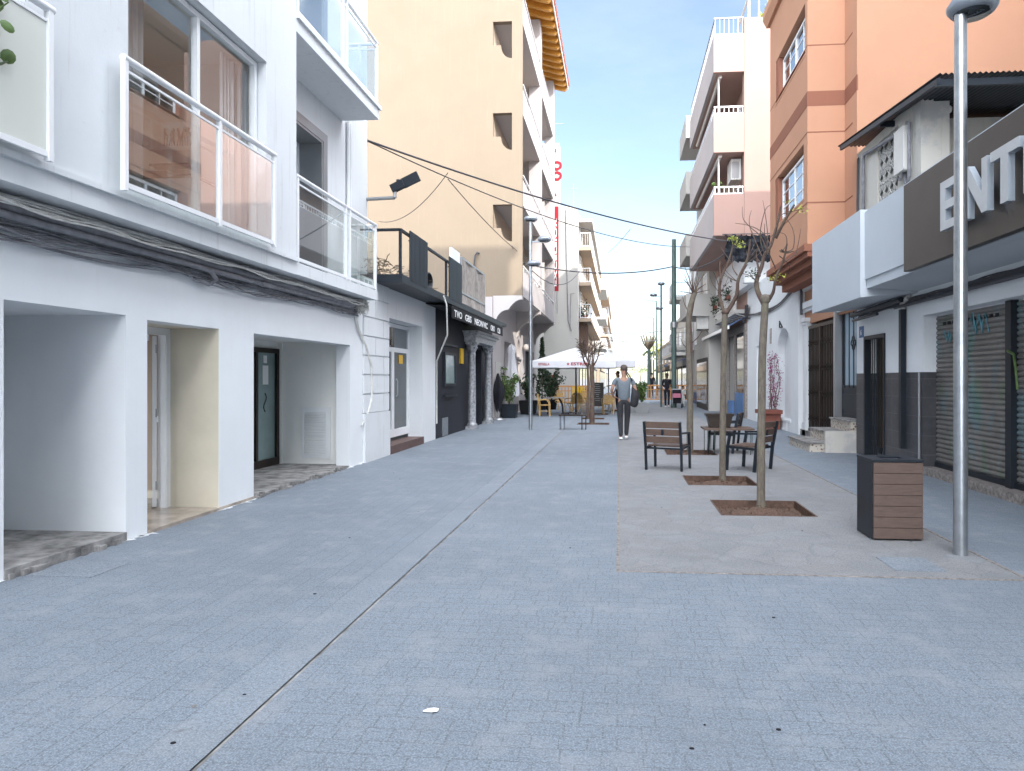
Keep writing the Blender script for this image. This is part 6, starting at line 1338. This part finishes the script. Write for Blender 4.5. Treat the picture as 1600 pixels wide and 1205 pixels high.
q = gnd(1044,637); push = dict(lknee=(-.09,.08,.5), lank=(-.09,.12,.09), ltoe=(-.09,.27,.04), rknee=(.09,0,.49), rank=(.10,-.14,.12), rtoe=(.1,-.02,.04), lelb=(-.22,.06,1.14), lwr=(-.17,.30,1.06), lhand=(-.16,.36,1.06), relb=(.22,.06,1.14), rwr=(.17,.30,1.06), rhand=(.16,.36,1.06), chest=(0,.02,1.3), neck=(0,.03,1.48))
person('woman in black clothes pushing a pushchair away from the camera', q.x-.05, q.y+.2, 1.86, R(-12), push, M['blackcloth'], M['blackcloth'], 'whitep', .06, 1.95)
# pushchair
pc = thing('pushchair', 'black pushchair with a pink seat cover beside the woman in black', 'pushchair', (0,0,0))
MB().prism([(-.2,-.15,.25),(-.2,.35,.28),(-.2,.3,.6),(-.2,-.1,.78)],(.4,0,0)).prism([(-.22,-.25,.62),(-.22,.15,.7),(-.22,.12,.98),(-.22,-.12,1.02),(-.22,-.28,.85)],(.44,0,0)).build('seat', M['blackcloth'], pc)
MB().box((-.21,-.28,.55),(.21,-.2,.78)).build('cover', M['pinkcloth'], pc)
fr = MB()
for s in (-1,1): fr.tube([(s*.24,-.45,1.0),(s*.24,-.1,.6),(s*.24,.45,.12)], .014, 6).tube([(s*.24,.0,.55),(s*.24,-.3,.12)], .014, 6)
fr.tube([(-.24,-.45,1.0),(.24,-.45,1.0)], .016, 6); fr.build('frame', M['steel'], pc)
for sx_ in (-.26,.26):
    for sy_ in (-.3,.45): MB().tube([(sx_+.0,sy_+.11*math.cos(a*PI/8),.12+.11*math.sin(a*PI/8)) for a in range(17)], .016, 6).tube([(sx_-.01,sy_,.12),(sx_+.01,sy_,.12)], .04, 8).build('wheel', M['dark_metal'], pc)
q = gnd(1054,637); pc.location = (q.x+.1,q.y-.5,0); pc.rotation_euler = (0,0,R(-10))
q = gnd(1067,634); person('small child in a white top standing beside the pushchair', q.x, q.y, 1.15, R(-40), dict(lelb=(-.25,.05,1.18), lwr=(-.3,.2,1.2), lhand=(-.3,.27,1.22)), M['whitecloth'], M['whitecloth'], 'whitep', 0, 1.6)
q = onY(1018,600,60); person('distant person in dark clothes beyond the orange barrier', q.x, 60, 2.05, R(5), dict(rknee=(.09,.1,.5)), M['blackcloth'], M['blackcloth'], 'hair', 0, 1.9)
q = onY(966,600,34.5); person('dark haired person in a white top at the terrace, half hidden behind the walking man', q.x-.02, 34.5, 1.92, R(100), dict(lelb=(-.2,.12,1.16), lwr=(-.12,.34,1.12), lhand=(-.1,.4,1.12)), M['whitecloth'], M['blackcloth'], 'hair', .12, 1.9)

# ============================================================ UNSEEN BLOCKS ADDED OUT OF FRAME TO SHADE THE STREET
def shade_block(label, x0, x1, y0, y1, H, m, face):
    o = thing('apartment_block', label, 'building', (x0,y0,0)); MB().box((x0,y0,-.1),(x1,y1,H)).box((x0-.15,y0-.15,H),(x1+.15,y1+.15,H+.3)).build('wall', M[m], o)  # added sun blocker dressed as a house, never in view
    for z in range(1, int(H/3)):
        if face == '-X':
            for k in range(int((y1-y0)/4)): win(o,'X',x0+.0,y0+1+k*4,y0+2.6+k*4,z*3+.9,z*3+2.3,2,.06,'alu_white','mirror',.05,sgn=-1)
        else:
            for k in range(int((x1-x0)/4)): win(o,'Y',y1,x0+1+k*4,x0+2.6+k*4,z*3+.9,z*3+2.3,2,.06,'alu_white','mirror',.05,sgn=1)
shade_block('tall unseen block added behind the shop building to shade the street', 7.2, 10.2, -26, 10.4, 19, 'white_wall', '-X')
shade_block('lower unseen block added behind the shop roof to shade the orange wall', 8.3, 16, 10.6, 13.1, 14, 'white_wall', '-X')

# ============================================================ CAMERA, SUN, SKY
cam = bpy.data.cameras.new('Camera'); co = bpy.data.objects.new('Camera', cam); COL.objects.link(co); S.camera = co
cam.sensor_fit = 'HORIZONTAL'; cam.sensor_width = 36; cam.lens = 36*F/1600
cam.shift_x = -(CX-800)/1600; cam.shift_y = (HY-602.5)/1600
co.location = (0,0,CH); co.rotation_euler = (R(90),0,YAW); cam.clip_end = 5000; cam.clip_start = .05
d = V((-.88,1,-.80)).normalized()
su = bpy.data.lights.new('Sun', 'SUN'); su.energy = 2.0; su.angle = R(.55); su.color = (1,.94,.86)
so = bpy.data.objects.new('Sun', su); COL.objects.link(so); so.rotation_euler = d.to_track_quat('-Z','Y').to_euler()
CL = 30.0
wd = bpy.data.worlds.new('World'); S.world = wd; wd.use_nodes = True; nt = wd.node_tree; bgn = nt.nodes['Background']
sky = nt.nodes.new('ShaderNodeTexSky'); sky.sky_type = 'NISHITA'; sky.sun_disc = False; sky.sun_elevation = math.asin(-d.z); sky.sun_rotation = math.atan2(-d.x, -d.y)
sky.air_density = 1.0; sky.dust_density = .6; sky.ozone_density = 1.0
tc = nt.nodes.new('ShaderNodeTexCoord'); mp = nt.nodes.new('ShaderNodeMapping'); mp.inputs['Scale'].default_value = (1.2,1.2,3.5); mp.inputs['Rotation'].default_value = (.2,.5,.6); nt.links.new(tc.outputs['Generated'], mp.inputs['Vector'])
cn_ = noise(nt, mp.outputs['Vector'], 1.7, 8, .62); cf = math_(nt, 'MULTIPLY', ramp(nt, cn_, .45, .85), .28)
thin = mixc(nt, math_(nt, 'ADD', cf, .13), sky.outputs[0], (4.3,4.8,5.2))
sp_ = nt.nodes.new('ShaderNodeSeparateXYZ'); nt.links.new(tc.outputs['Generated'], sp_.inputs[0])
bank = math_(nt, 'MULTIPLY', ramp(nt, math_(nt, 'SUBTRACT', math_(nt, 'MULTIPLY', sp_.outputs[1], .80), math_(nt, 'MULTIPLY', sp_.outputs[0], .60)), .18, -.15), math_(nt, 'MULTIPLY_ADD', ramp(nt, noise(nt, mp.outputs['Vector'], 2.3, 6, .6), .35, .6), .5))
bank.node.inputs[1].default_value = 1.0; bank.node.inputs[2].default_value = .0     # unseen bright cloud added behind the viewer as fill for the shaded street
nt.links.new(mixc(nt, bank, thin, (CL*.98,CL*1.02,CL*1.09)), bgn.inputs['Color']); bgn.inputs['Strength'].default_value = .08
S.view_settings.view_transform = 'Standard'; S.view_settings.look = 'None'; S.view_settings.gamma = 1; S.view_settings.exposure = 1.88
S.cycles.max_bounces = 8; S.cycles.transparent_max_bounces = 16; S.cycles.use_denoising = True
